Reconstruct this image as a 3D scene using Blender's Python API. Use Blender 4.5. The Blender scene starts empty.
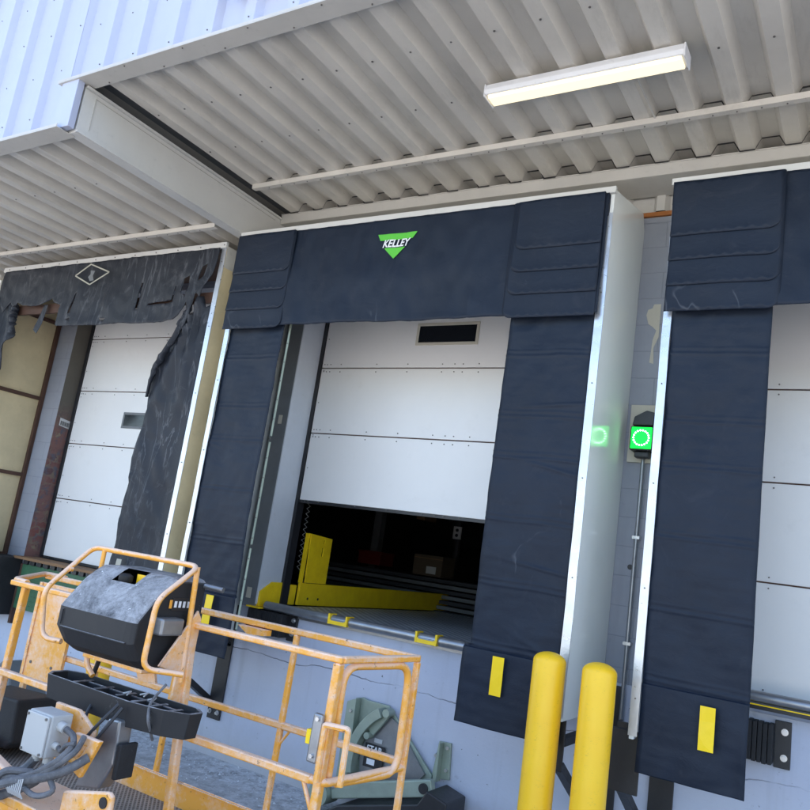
import bpy, bmesh, math, random
from mathutils import Vector, Matrix, noise
from mathutils.geometry import delaunay_2d_cdt
random.seed(7)
G = 1.9                       # eye height; heights below are written relative to the eye
scene = bpy.context.scene
C = scene.collection

# ------------------------------------------------------------------ materials
class NT:
    def __init__(s, name):
        s.m = bpy.data.materials.new(name); s.m.use_nodes = True
        s.t = s.m.node_tree; s.n = s.t.nodes; s.l = s.t.links
        s.b = s.n['Principled BSDF']; s.tc = s.n.new('ShaderNodeTexCoord')
    def noise(s, scale, detail=4, rough=.6, stretch=None, off=0.0, dist=0.0):
        x = s.n.new('ShaderNodeTexNoise'); x.inputs['Scale'].default_value = scale
        x.inputs['Detail'].default_value = detail; x.inputs['Roughness'].default_value = rough
        x.inputs['Distortion'].default_value = dist
        mp = s.n.new('ShaderNodeMapping'); mp.inputs['Scale'].default_value = stretch or (1, 1, 1)
        mp.inputs['Location'].default_value = (off, off * .7, off * 1.3)
        s.l.new(s.tc.outputs['Object'], mp.inputs[0]); s.l.new(mp.outputs[0], x.inputs['Vector'])
        return x.outputs['Fac']
    def ramp(s, fac, a, b, ca=(0, 0, 0), cb=(1, 1, 1)):
        r = s.n.new('ShaderNodeValToRGB'); e = r.color_ramp.elements
        e[0].position = a; e[1].position = b
        e[0].color = (*ca, 1); e[1].color = (*cb, 1)
        s.l.new(fac, r.inputs[0]); return r.outputs[0]
    def rampn(s, x, a, b, ca=(0, 0, 0), cb=(1, 1, 1)):
        return s.ramp(s.math('MULTIPLY_ADD', x, 1 / (b - a), -a / (b - a)), 0, 1, ca, cb)
    def mix(s, fac, a, b, mode='MIX'):
        x = s.n.new('ShaderNodeMix'); x.data_type = 'RGBA'; x.blend_type = mode
        for v, i in ((fac, 0), (a, 6), (b, 7)):
            if isinstance(v, (int, float)): x.inputs[i].default_value = v
            elif isinstance(v, tuple): x.inputs[i].default_value = (*v, 1)
            else: s.l.new(v, x.inputs[i])
        return x.outputs[2]
    def math(s, op, a, b=0.0, c=None):
        x = s.n.new('ShaderNodeMath'); x.operation = op
        for i, v in enumerate((a, b, c)):
            if v is None: continue
            if isinstance(v, (int, float)): x.inputs[i].default_value = v
            else: s.l.new(v, x.inputs[i])
        return x.outputs[0]
    def xyz(s):
        x = s.n.new('ShaderNodeSeparateXYZ'); s.l.new(s.tc.outputs['Object'], x.inputs[0]); return x.outputs
    def nrm(s):
        g = s.n.new('ShaderNodeNewGeometry'); x = s.n.new('ShaderNodeSeparateXYZ')
        s.l.new(g.outputs['Normal'], x.inputs[0]); return x.outputs
    def col(s, c):
        if isinstance(c, tuple): s.b.inputs['Base Color'].default_value = (*c, 1)
        else: s.l.new(c, s.b.inputs['Base Color'])
    def rough(s, v):
        if isinstance(v, (int, float)): s.b.inputs['Roughness'].default_value = v
        else: s.l.new(v, s.b.inputs['Roughness'])
    def bump(s, h, strength=.3, dist=.01, prev=None):
        b = s.n.new('ShaderNodeBump'); b.inputs['Strength'].default_value = strength
        b.inputs['Distance'].default_value = dist; s.l.new(h, b.inputs['Height'])
        if prev is not None: s.l.new(prev, b.inputs['Normal'])
        s.l.new(b.outputs[0], s.b.inputs['Normal']); return b.outputs[0]

def mul(c, k): return tuple(min(1, v * k) for v in c)

def paint(name, c, rough=.5, var=.16, dirt=(.10, .09, .08), dirt_amt=.25, scale=3, metal=0, bump=.08, spec=.5):
    s = NT(name)
    n1 = s.noise(scale, 6, .65); n2 = s.noise(scale * 6, 5, .7, off=3.1)
    base = s.mix(s.ramp(n1, .3, .72), mul(c, 1 - var), mul(c, 1 + var * .5))
    d = s.ramp(n2, .60, .80, (0, 0, 0), (dirt_amt,) * 3)
    s.col(s.mix(d, base, dirt)); s.rough(s.math('MULTIPLY_ADD', n2, .25, rough - .1))
    s.b.inputs['Metallic'].default_value = metal
    s.b.inputs['Specular IOR Level'].default_value = spec
    if bump: s.bump(s.noise(scale * 14, 4, .6), bump, .004)
    return s.m

def orange_paint():
    s = NT('worn_orange_paint')
    n1 = s.noise(4, 6, .7); n2 = s.noise(26, 6, .75, off=5); n3 = s.noise(60, 4, .7, off=9)
    N = s.nrm()
    up = s.math('MULTIPLY_ADD', N[2], .22, 0)
    n0 = s.noise(1.7, 4, .6, off=41)
    fade = s.ramp(s.math('ADD', s.math('MULTIPLY_ADD', n2, .3, s.math('MULTIPLY_ADD', n1, .4, s.math('MULTIPLY', n0, .3))), up), .47, .60)
    base = s.mix(fade, (.90, .40, .05), (.88, .58, .40))
    bv = s.n.new('ShaderNodeBevel'); bv.samples = 3; bv.inputs['Radius'].default_value = .007
    gg = s.n.new('ShaderNodeNewGeometry'); dt = s.n.new('ShaderNodeVectorMath'); dt.operation = 'DOT_PRODUCT'
    s.l.new(bv.outputs[0], dt.inputs[0]); s.l.new(gg.outputs['Normal'], dt.inputs[1])
    edge = s.ramp(dt.outputs['Value'], .90, .995, (1, 1, 1), (0, 0, 0))
    tops = s.math('MULTIPLY', s.ramp(N[2], .6, .9), s.ramp(n2, .36, .50))
    spots = s.ramp(s.math('MULTIPLY_ADD', n3, .5, s.math('MULTIPLY', n2, .5)), .60, .66)
    c = s.mix(s.math('MULTIPLY', spots, .6), base, (.85, .68, .52)); c = s.mix(s.math('MULTIPLY', tops, .75), c, (.86, .62, .47))
    c = s.mix(s.math('MULTIPLY', edge, s.math('MULTIPLY', s.ramp(n2, .50, .56), .8)), c, (.80, .70, .62))
    c = s.mix(s.math('MULTIPLY', edge, s.ramp(n1, .56, .60)), c, (.16, .07, .035))
    chip = s.ramp(s.noise(34, 6, .8, off=21), .635, .65)
    s.col(s.mix(chip, c, (.13, .055, .03)))
    s.rough(s.math('MULTIPLY_ADD', n2, .3, .35)); s.bump(chip, .35, -.002)
    return s.m

def wall_block():
    s = NT('painted_block'); X = s.xyz()
    br = s.n.new('ShaderNodeTexBrick'); cb = s.n.new('ShaderNodeCombineXYZ')
    s.l.new(X[0], cb.inputs[0]); s.l.new(X[2], cb.inputs[1])
    wob = s.n.new('ShaderNodeVectorMath'); wob.operation = 'MULTIPLY_ADD'
    nz = s.n.new('ShaderNodeTexNoise'); nz.inputs['Scale'].default_value = 6; s.l.new(s.tc.outputs['Object'], nz.inputs['Vector'])
    s.l.new(nz.outputs['Color'], wob.inputs[0]); wob.inputs[1].default_value = (.008, .008, 0); s.l.new(cb.outputs[0], wob.inputs[2])
    s.l.new(wob.outputs[0], br.inputs['Vector'])
    br.inputs['Scale'].default_value = 1; br.inputs['Brick Width'].default_value = .4; br.inputs['Row Height'].default_value = .2
    br.inputs['Mortar Size'].default_value = .0045; br.inputs['Mortar Smooth'].default_value = .5
    n1 = s.noise(1.6, 6, .65); n2 = s.noise(11, 6, .7, off=4)
    base = s.mix(s.ramp(n1, .3, .75), (.255, .27, .315), (.33, .345, .39))
    base = s.mix(s.ramp(n2, .60, .78, (0, 0, 0), (.45,) * 3), base, (.16, .165, .19))
    chip = s.ramp(s.noise(5, 8, .75, off=11), .70, .715)
    base = s.mix(chip, base, (.46, .42, .36))
    streak = s.ramp(s.noise(7, 4, .6, (1, 1, .08), 8), .58, .8, (0, 0, 0), (.35,) * 3)
    base = s.mix(streak, base, (.2, .2, .22))
    s.col(s.mix(s.math('MULTIPLY', br.outputs['Fac'], .28), base, (.13, .14, .16))); s.rough(.62)
    b1 = s.bump(br.outputs['Fac'], .4, -.004); s.bump(s.noise(70, 4, .7), .25, .004, b1)
    return s.m

def wall_found():
    s = NT('painted_foundation'); X = s.xyz()
    n1 = s.noise(1.3, 6, .6); n2 = s.noise(9, 6, .75, off=2)
    base = s.mix(s.ramp(n1, .3, .75), (.46, .49, .59), (.54, .57, .67))
    base = s.mix(s.ramp(n2, .62, .76, (0, 0, 0), (.5,) * 3), base, (.22, .23, .28))
    pits = s.ramp(s.noise(30, 3, .5, off=14), .70, .73)
    base = s.mix(pits, base, (.10, .10, .12))
    wn = s.n.new('ShaderNodeTexNoise'); wn.noise_dimensions = '1D'; s.l.new(X[0], wn.inputs['W'])
    wn.inputs['Scale'].default_value = 1.7; wn.inputs['Detail'].default_value = 10; wn.inputs['Roughness'].default_value = .52
    dz = s.math('ABSOLUTE', s.math('SUBTRACT', X[2], s.math('MULTIPLY_ADD', wn.outputs['Fac'], .13, .86)))
    crack = s.math('MULTIPLY', s.ramp(dz, .0008, .0042, (1, 1, 1), (0, 0, 0)), s.ramp(s.noise(2.3, 4, .6, off=19), .40, .56, (.12,) * 3, (1, 1, 1)))
    base = s.mix(s.math('MULTIPLY', crack, .75), base, (.05, .05, .07))
    low = s.ramp(s.math('ADD', X[2], s.math('MULTIPLY', n2, .35)), .18, .55, (.75,) * 3, (0, 0, 0))
    base = s.mix(low, base, (.38, .38, .39))
    streak = s.ramp(s.noise(5, 5, .6, (1, 1, .06), 8), .56, .8, (0, 0, 0), (.4,) * 3)
    base = s.mix(streak, base, (.24, .25, .29))
    s.col(base); s.rough(.6)
    b1 = s.bump(crack, .9, -.006); b2 = s.bump(pits, .6, -.004, b1); s.bump(s.noise(40, 5, .7), .25, .005, b2)
    return s.m

def brick_raw():
    s = NT('raw_brick_reveal'); X = s.xyz()
    cb = s.n.new('ShaderNodeCombineXYZ'); s.l.new(X[1], cb.inputs[0]); s.l.new(X[2], cb.inputs[1])
    nz = s.n.new('ShaderNodeTexNoise'); nz.inputs['Scale'].default_value = 9; s.l.new(s.tc.outputs['Object'], nz.inputs['Vector'])
    wob = s.n.new('ShaderNodeVectorMath'); wob.operation = 'MULTIPLY_ADD'; s.l.new(nz.outputs['Color'], wob.inputs[0])
    wob.inputs[1].default_value = (.16, .13, 0); s.l.new(cb.outputs[0], wob.inputs[2])
    br = s.n.new('ShaderNodeTexBrick'); s.l.new(wob.outputs[0], br.inputs['Vector'])
    br.inputs['Scale'].default_value = 1; br.inputs['Brick Width'].default_value = .22; br.inputs['Row Height'].default_value = .085
    br.inputs['Mortar Size'].default_value = .012
    br.inputs['Color1'].default_value = (.17, .055, .045, 1); br.inputs['Color2'].default_value = (.05, .045, .06, 1)
    br.inputs['Mortar'].default_value = (.15, .12, .09, 1)
    n = s.ramp(s.noise(5, 7, .75), .40, .56)
    c = s.mix(n, br.outputs['Color'], (.17, .085, .075)); c = s.mix(s.ramp(s.noise(9, 6, .7, off=5), .52, .62), c, (.085, .085, .11)); c = s.mix(s.ramp(s.noise(7, 6, .7, off=15), .60, .66), c, (.20, .16, .11))
    top = s.rampn(X[2], 2.75, 3.1)
    s.col(s.mix(top, c, (.10, .09, .075))); s.rough(.85)
    s.bump(s.noise(30, 6, .7), .6, .01); return s.m

def fabric(name, c, dusty=0.0, seam=.30, streak=False):
    s = NT(name); X = s.xyz()
    n1 = s.noise(1.6, 5, .6); n2 = s.noise(14, 6, .7, (1, 1, .35), 6); n3 = s.noise(3.5, 7, .75, off=12, dist=1.2)
    base = s.mix(s.ramp(n1, .3, .7), mul(c, .82), mul(c, 1.15))
    base = s.mix(s.ramp(n2, .62, .82, (0, 0, 0), (.22 + dusty,) * 3), base, mul(c, 2.4))
    base = s.mix(s.ramp(n3, .55, .80, (0, 0, 0), (.10 + dusty * 1.6,) * 3), base, (.15, .15, .16))
    q2 = s.math('ABSOLUTE', s.math('SUBTRACT', s.noise(1.9, 3, .5, (1, 1, .6), 27, .5), .5))
    base = s.mix(s.math('MULTIPLY', s.math('MULTIPLY', s.ramp(q2, .0, .010, (.6,) * 3, (0, 0, 0)), s.ramp(s.noise(1.5, 4, .6, off=37), .60, .66)), .8), base, (.10, .11, .13))
    base = s.mix(s.ramp(s.noise(26, 5, .8, (1, 1, .4), 47), .70, .76, (0, 0, 0), (.35,) * 3), base, (.12, .125, .14))
    if streak:
        q = s.math('ABSOLUTE', s.math('SUBTRACT', s.noise(3, 5, .55, (2.2, 1, .35), 17, .9), .5))
        base = s.mix(s.math('MULTIPLY', s.ramp(q, .0, .022, (.55,) * 3, (0, 0, 0)), s.ramp(n1, .4, .6)), base, (.15, .155, .17))
    s.col(base); s.rough(s.math('MULTIPLY_ADD', n3, .3, .38))
    w = s.n.new('ShaderNodeTexWave'); w.inputs['Scale'].default_value = 120; w.bands_direction = 'Z'
    s.l.new(s.tc.outputs['Object'], w.inputs['Vector'])
    b1 = s.bump(w.outputs['Fac'], .06, .001)
    s.bump(s.noise(7, 8, .70, (.8, 1, 1.3), 2, .9), .38, .009, b1)
    s.b.inputs['Specular IOR Level'].default_value = .28
    return s.m

def bollard_plastic():
    s = NT('scuffed_yellow_sleeve')
    n1 = s.noise(2.5, 5, .6); n2 = s.noise(16, 7, .75, (1, 1, .5), 4); n3 = s.noise(6, 4, .6, (1, 1, 3.5), 9, 1.5); X = s.xyz()
    base = s.mix(s.ramp(n1, .3, .7), (.98, .54, .010), (1.0, .61, .02))
    base = s.mix(s.ramp(n2, .60, .74, (0, 0, 0), (.35,) * 3), base, (.70, .50, .12))
    sc = s.ramp(s.math('ABSOLUTE', s.math('SUBTRACT', n3, .5)), 0, .006, (.55,) * 3, (0, 0, 0))
    base = s.mix(s.math('MULTIPLY', sc, s.ramp(n2, .5, .56)), base, (.25, .18, .05))
    base = s.mix(s.math('MULTIPLY', s.ramp(s.math('ADD', X[2], s.math('MULTIPLY', n2, .5)), .35, .75, (1, 1, 1), (0, 0, 0)), .5), base, (.45, .33, .10))
    s.col(base); s.rough(s.math('MULTIPLY_ADD', n2, .35, .25)); s.bump(s.noise(9, 4, .5), .08, .01); return s.m

def concrete_ground():
    s = NT('yard_concrete'); X = s.xyz()
    n1 = s.noise(.5, 6, .6); n2 = s.noise(6, 8, .75, off=3); n3 = s.noise(45, 4, .7, off=5)
    base = s.mix(s.ramp(n1, .3, .7), (.22, .22, .225), (.32, .315, .31))
    base = s.mix(s.ramp(n2, .5, .66), base, (.13, .13, .135))
    dn = s.math('ADD', s.math('MULTIPLY', X[1], .33), s.math('MULTIPLY_ADD', n2, .9, -.45))
    dust = s.math('MULTIPLY', s.rampn(dn, 1.35, 1.75), s.ramp(s.noise(14, 8, .8, off=7), .38, .56, (.15,) * 3))
    base = s.mix(dust, base, (.62, .63, .65)); base = s.mix(s.ramp(s.noise(24, 5, .8, off=29), .62, .68, (0, 0, 0), (.7,) * 3), base, (.08, .08, .085))
    far = s.rampn(X[1], -3.0, .5, (1, 1, 1), (0, 0, 0))
    base = s.mix(far, base, (.50, .475, .43))  # unseen ground behind the camera, made paler to bounce more sunlight
    s.col(base); s.rough(.85); s.bump(n3, .5, .008); return s.m

def deck_paint():
    s = NT('canopy_deck_paint')
    n1 = s.noise(1.2, 6, .6); n2 = s.noise(5, 8, .7, (1, .25, 1), 3)
    base = s.mix(s.ramp(n1, .3, .7), (.53, .495, .44), (.64, .605, .54))
    base = s.mix(s.ramp(n2, .54, .76, (0, 0, 0), (.45,) * 3), base, (.27, .245, .21)); base = s.mix(s.ramp(s.noise(13, 6, .8, (1, .3, 1), 23), .66, .74, (0, 0, 0), (.5,) * 3), base, (.22, .17, .12))
    s.col(base); s.rough(.5); s.bump(s.noise(9, 5, .6), .12, .01); return s.m

def checker_plate():
    s = NT('diamond_plate')
    X = s.xyz()
    def dots(sx, ox, oy):
        a = s.math('SUBTRACT', s.math('FRACT', s.math('MULTIPLY_ADD', X[0], sx, ox)), .5)
        b = s.math('SUBTRACT', s.math('FRACT', s.math('MULTIPLY_ADD', X[1], sx, oy)), .5)
        d = s.math('SQRT', s.math('ADD', s.math('POWER', s.math('MULTIPLY', a, 1.0), 2), s.math('POWER', s.math('MULTIPLY', b, 2.2), 2)))
        return s.ramp(d, .22, .34, (1, 1, 1), (0, 0, 0))
    h = s.math('MAXIMUM', dots(11, 0, 0), dots(11, .5, .5))
    n = s.noise(5, 7, .7); n2 = s.noise(30, 5, .7)
    base = s.mix(s.ramp(n, .35, .65), (.22, .225, .24), (.40, .41, .43))
    base = s.mix(s.math('MULTIPLY', h, .9), base, (.9, .9, .92))
    base = s.mix(s.ramp(n2, .62, .7, (0, 0, 0), (.5,) * 3), base, (.12, .08, .06))
    s.col(base); s.b.inputs['Metallic'].default_value = .15; s.rough(.38); s.bump(h, 1.0, .012); return s.m

def mesh_floor():
    s = NT('expanded_mesh'); X = s.xyz()
    a = s.math('FRACT', s.math('MULTIPLY', s.math('ADD', X[0], X[1]), 34)); b = s.math('FRACT', s.math('MULTIPLY', s.math('SUBTRACT', X[0], X[1]), 34))
    h = s.math('MAXIMUM', s.ramp(a, .5, .62), s.ramp(b, .5, .62))
    s.col(s.mix(h, (.03, .03, .03), s.mix(s.noise(9, 5, .7), (.22, .20, .18), (.45, .42, .38)))); s.rough(.6); s.bump(h, .8, .01); return s.m

def cover_plastic():
    s = NT('dusty_black_plastic'); N = s.nrm()
    n1 = s.noise(5, 7, .75, off=1, dist=.8); n2 = s.noise(38, 6, .8, off=4); n3 = s.noise(9, 3, .6, (1, 1, 1), 8, 3.0)
    up = s.ramp(N[2], .25, .6)
    dust = s.math('MULTIPLY', up, s.ramp(s.math('MULTIPLY_ADD', n2, .35, s.math('MULTIPLY', n1, .65)), .36, .60, (.10,) * 3, (.95,) * 3))
    base = s.mix(dust, (.028, .028, .030), (.42, .42, .43))
    sc = s.ramp(s.math('ABSOLUTE', s.math('SUBTRACT', n3, .5)), .0, .012, (1, 1, 1), (0, 0, 0))
    base = s.mix(s.math('MULTIPLY', s.math('MULTIPLY', sc, s.ramp(n1, .60, .66)), .4), base, (.6, .6, .6))
    base = s.mix(s.math('MULTIPLY', up, s.ramp(s.noise(70, 4, .8, (1, 1, 1), 51), .60, .66, (0, 0, 0), (.6,) * 3)), base, (.05, .05, .055))
    base = s.mix(s.math('MULTIPLY', s.ramp(N[2], -.2, .1), s.ramp(s.noise(33, 6, .85, (1, 1, .3), 61), .68, .70, (0, 0, 0), (.7,) * 3)), base, (.45, .45, .46))
    blot = s.math('MULTIPLY', up, s.ramp(s.noise(22, 6, .8, off=33), .62, .64))
    s.col(s.mix(blot, base, (.75, .75, .74))); s.rough(s.math('MULTIPLY_ADD', n1, .3, .38)); s.bump(n2, .12, .003); s.b.inputs['Specular IOR Level'].default_value = .25
    return s.m

def emis(name, c, k):
    s = NT(name); s.col(c); s.b.inputs['Emission Color'].default_value = (*c, 1); s.b.inputs['Emission Strength'].default_value = k; return s.m

M = dict(
    block=wall_block(), found=wall_found(), brick=brick_raw(), ground=concrete_ground(), deck=deck_paint(),
    clad=paint('lavender_cladding', (.43, .46, .58), .4, .05, (.3, .3, .4), .12, 1.2, bump=.04),
    trim=paint('grey_flashing', (.50, .48, .44), .45, .08, (.2, .18, .15), .3, 3),
    beam=paint('pale_beam', (.58, .57, .54), .45, .06, (.25, .25, .27), .25, 2),
    jamb_dark=paint('grey_jamb', (.16, .17, .18), .5, .2, (.10, .08, .07), .3),
    jamb=paint('pale_jamb', (.60, .63, .68), .35, .08, (.15, .12, .1), .2),
    door=paint('white_door_panel', (.78, .77, .755), .36, .04, (.50, .48, .44), .16, 1.1, bump=.06),
    black=paint('black_steel', (.022, .022, .025), .4, .3, (.09, .08, .075), .35, 5),
    rubber=paint('black_rubber', (.018, .018, .02), .7, .3, (.08, .08, .08), .5, 8, bump=.4),
    glass=paint('dark_glass', (.012, .014, .018), .12, .1, (.03, .03, .03), .2, bump=0),
    navy=fabric('navy_fabric', (.0075, .0140, .0285)), torn=fabric('faded_torn_fabric', (.017, .020, .028), .30, streak=True),
    alu=paint('aluminium_strip', (.60, .62, .66), .28, .16, (.36, .38, .42), .45, 2.5, metal=.7, bump=.25),
    frp=paint('white_side_panel', (.78, .79, .76), .09, .04, (.5, .48, .4), .12, .8, bump=0),
    tan=paint('tan_fibreglass', (.62, .51, .31), .38, .18, (.20, .16, .09), .4, 2.2),
    brown=paint('brown_timber', (.075, .035, .022), .7, .3),
    steel=paint('grey_steel', (.33, .34, .36), .33, .2, (.13, .09, .07), .4, 7, metal=.75),
    zinc=paint('zinc_plated', (.34, .40, .33), .42, .18, (.22, .16, .07), .5, 5, metal=.35),
    yellow=bollard_plastic(),
    yellow_paint=paint('yellow_paint', (1.0, .64, .012), .45, .16, (.14, .10, .04), .45, 7),
    tape=paint('yellow_tape', (1.0, .66, .0), .4, .05, (.5, .35, .05), .2),
    orange=orange_paint(), plate=checker_plate(), mesh=mesh_floor(), cover=cover_plastic(),
    greybox=paint('grey_enclosure', (.46, .46, .45), .4, .04, (.3, .3, .3), .2),
    hose=paint('dusty_hose', (.15, .15, .16), .7, .5, (.42, .42, .41), .85, 16, bump=.6),
    cable=paint('black_cable', (.03, .03, .035), .5, .2),
    green=paint('green_steel', (.035, .12, .055), .5, .25, (.05, .05, .04), .5, 6),
    white=paint('white_paint', (.72, .73, .75), .4, .05), screw=paint('screw_head', (.16, .15, .14), .5, .2, metal=.3),
    bolt=paint('bright_bolt', (.6, .6, .6), .3, .1, metal=.8),
    logo=paint('green_logo', (.10, .50, .045), .5, .03, dirt_amt=.05), ink=paint('white_ink', (.78, .78, .80), .5, .03, dirt_amt=.05),
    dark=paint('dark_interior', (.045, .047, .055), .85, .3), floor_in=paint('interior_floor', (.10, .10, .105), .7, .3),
    carton=paint('carton', (.10, .07, .045), .8, .15), red=paint('red_plastic', (.14, .006, .006), .45, .1),
    wood=paint('raw_wood', (.24, .13, .06), .75, .2), rust=paint('orange_wood', (.34, .12, .03), .8, .2),
    lamp=emis('lit_diffuser', (1.0, .86, .58), .95), led=emis('green_led_lens', (.0, .80, .05), 1.7), ledw=emis('led_dots', (.5, 1, .6), 10),
    pale=paint('pale_outline', (.42, .40, .33), .6, .1), paper=paint('paper_label', (.5, .5, .5), .7, .03, dirt_amt=.1),
    beige=paint('beige_plate', (.56, .52, .43), .6, .1),
)

# ------------------------------------------------------------------ mesh helpers
class MB:
    def __init__(s): s.v = []; s.f = []; s.p = []
    def add(s, vs, fs):
        o = len(s.v); s.p.append((o, len(s.f))); s.v += [tuple(v) for v in vs]; s.f += [tuple(i + o for i in f) for f in fs]; return s
    def box(s, x0, x1, y0, y1, z0, z1):
        vs = [(x, y, z) for x in (x0, x1) for y in (y0, y1) for z in (z0, z1)]
        return s.add(vs, [(0, 1, 3, 2), (4, 6, 7, 5), (0, 4, 5, 1), (2, 3, 7, 6), (0, 2, 6, 4), (1, 5, 7, 3)])
    def bar(s, a, b, w, h, up=(0, 0, 1)):
        a = Vector(a); b = Vector(b); d = (b - a).normalized(); u = Vector(up)
        if abs(d.dot(u)) > .95: u = Vector((0, 1, 0))
        r = d.cross(u).normalized() * w / 2; u = r.cross(d).normalized() * h / 2
        vs = [p + q for p in (a, b) for q in (-r - u, r - u, r + u, -r + u)]
        return s.add(vs, [(0, 3, 2, 1), (4, 5, 6, 7), (0, 1, 5, 4), (1, 2, 6, 5), (2, 3, 7, 6), (3, 0, 4, 7)])
    def prism(s, poly, axis, a, b):
        def P(p, t): return {'x': (t, p[0], p[1]), 'y': (p[0], t, p[1]), 'z': (p[0], p[1], t)}[axis]
        n = len(poly); vs = [P(p, a) for p in poly] + [P(p, b) for p in poly]
        return s.add(vs, [tuple(range(n)), tuple(range(2 * n - 1, n - 1, -1))] + [(i, i + n, (i + 1) % n + n, (i + 1) % n) for i in range(n)])
    def tube(s, pts, r, seg=10, closed=False, rs=None):
        pts = [Vector(p) for p in pts]; n = len(pts); prev = None; o = []
        for i, p in enumerate(pts):
            if closed: t = pts[(i + 1) % n] - pts[i - 1]
            else: t = pts[min(i + 1, n - 1)] - pts[max(i - 1, 0)]
            t.normalize()
            if prev is None:
                u = Vector((0, 0, 1)) if abs(t.z) < .9 else Vector((1, 0, 0))
                u = (u - t * u.dot(t)).normalized()
            else: u = (prev - t * prev.dot(t)).normalized()
            prev = u; w = t.cross(u); rr = rs[i] if rs else r
            o += [p + (u * math.cos(2 * math.pi * k / seg) + w * math.sin(2 * math.pi * k / seg)) * rr for k in range(seg)]
        f = []
        for i in range(n if closed else n - 1):
            for k in range(seg):
                a = i * seg + k; b = i * seg + (k + 1) % seg; j = ((i + 1) % n) * seg
                f.append((a, b, j + (k + 1) % seg, j + k))
        if not closed: f += [tuple(range(seg))[::-1], tuple((n - 1) * seg + k for k in range(seg))]
        return s.add(o, f)
    def cyl(s, a, b, r, seg=14, r2=None): return s.tube([a, b], r, seg, rs=[r, r2 if r2 is not None else r])
    def lathe(s, c, prof, seg=28):
        n = len(prof); vs = []
        for (r, z) in prof: vs += [(c[0] + r * math.cos(2 * math.pi * k / seg), c[1] + r * math.sin(2 * math.pi * k / seg), c[2] + z) for k in range(seg)]
        f = [(i * seg + k, i * seg + (k + 1) % seg, (i + 1) * seg + (k + 1) % seg, (i + 1) * seg + k) for i in range(n - 1) for k in range(seg)]
        f += [tuple(range(seg))[::-1], tuple((n - 1) * seg + k for k in range(seg))]
        return s.add(vs, f)
    def each(s, name, mat, parent=None, **k):
        """every added piece becomes an object of its own"""
        out = []
        for i, (v0, f0) in enumerate(s.p):
            v1, f1 = s.p[i + 1] if i + 1 < len(s.p) else (len(s.v), len(s.f))
            q = MB(); q.add(s.v[v0:v1], [tuple(j - v0 for j in f) for f in s.f[f0:f1]]); out.append(q.build(name, mat, parent, **k))
        return out
    def build(s, name, mat, parent=None, bevel=0, smooth=False, solid=0, label=None, angle=40):
        org = parent.get('_o') if parent is not None else None
        org = Vector(org) if org is not None else Vector((0, 0, 0))
        me = bpy.data.meshes.new(name); me.from_pydata([Vector(v) + Vector((0, 0, G)) - org for v in s.v], [], s.f); me.validate()
        bm = bmesh.new(); bm.from_mesh(me); bmesh.ops.recalc_face_normals(bm, faces=bm.faces); bm.to_mesh(me); bm.free()
        me.materials.append(M[mat] if isinstance(mat, str) else mat)
        o = bpy.data.objects.new(name, me); C.objects.link(o)
        if parent is not None: o.parent = parent; o['_o'] = tuple(org)
        if smooth:
            for p in me.polygons: p.use_smooth = True
            try: me.set_sharp_from_angle(angle=math.radians(angle))
            except Exception: pass
        if solid:
            m = o.modifiers.new('solid', 'SOLIDIFY'); m.thickness = solid; m.offset = 0
        if bevel:
            m = o.modifiers.new('bevel', 'BEVEL'); m.width = bevel; m.segments = 2; m.limit_method = 'ANGLE'; m.angle_limit = math.radians(40)
            m.harden_normals = False
        if label: o['label'] = label
        return o

def thing(name, label, cat, loc=(0, 0, -G), group=None):
    o = bpy.data.objects.new(name, None); C.objects.link(o); o.empty_display_size = .1
    w = Vector(loc) + Vector((0, 0, G)); o.location = w; o['_o'] = tuple(w); o['label'] = label; o['category'] = cat
    if group: o['group'] = group
    return o
def tag(o, label, cat, group=None):
    o['label'] = label; o['category'] = cat
    if group: o['group'] = group
    return o
def dup(root, dx, label, dy=0, dz=0):
    r = root.copy(); C.objects.link(r); r.location = root.location + Vector((dx, dy, dz)); r['label'] = label
    for ch in list(root.children):
        c = ch.copy(); C.objects.link(c); c.parent = r
        for g in list(ch.children):
            d = g.copy(); C.objects.link(d); d.parent = c
    return r
def arc(pts, r=.05, n=5):
    """round the corners of a polyline"""
    P = [Vector(p) for p in pts]; out = [P[0]]
    for i in range(1, len(P) - 1):
        a = (P[i - 1] - P[i]); b = (P[i + 1] - P[i]); q = min(r, a.length * .45, b.length * .45)
        A = P[i] + a.normalized() * q; B = P[i] + b.normalized() * q
        for k in range(n + 1):
            t = k / n; out.append(A * (1 - t) ** 2 + P[i] * 2 * t * (1 - t) + B * t * t)
    out.append(P[-1]); return out
def text_mesh(name, body, size, loc, mat, parent, shear=0, bold=0, xs=1.0, rot=0):
    cu = bpy.data.curves.new(name, 'FONT'); cu.body = body; cu.size = size; cu.shear = shear; cu.offset = bold; cu.extrude = .0006
    cu.align_x = 'CENTER'; cu.align_y = 'CENTER'
    t = bpy.data.objects.new(name, cu); C.objects.link(t); bpy.context.view_layer.update()
    me = bpy.data.meshes.new_from_object(t.evaluated_get(bpy.context.evaluated_depsgraph_get())); bpy.data.objects.remove(t)
    me.transform(Matrix.Diagonal((xs, 1, 1, 1))); me.transform(Matrix.Rotation(rot, 4, 'Z')); me.transform(Matrix.Rotation(math.pi / 2, 4, 'X'))
    org = Vector(parent['_o']); me.transform(Matrix.Translation(Vector(loc) + Vector((0, 0, G)) - org))
    me.materials.clear(); me.materials.append(M[mat])
    o = bpy.data.objects.new(name, me); C.objects.link(o); o.parent = parent; return o

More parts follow.
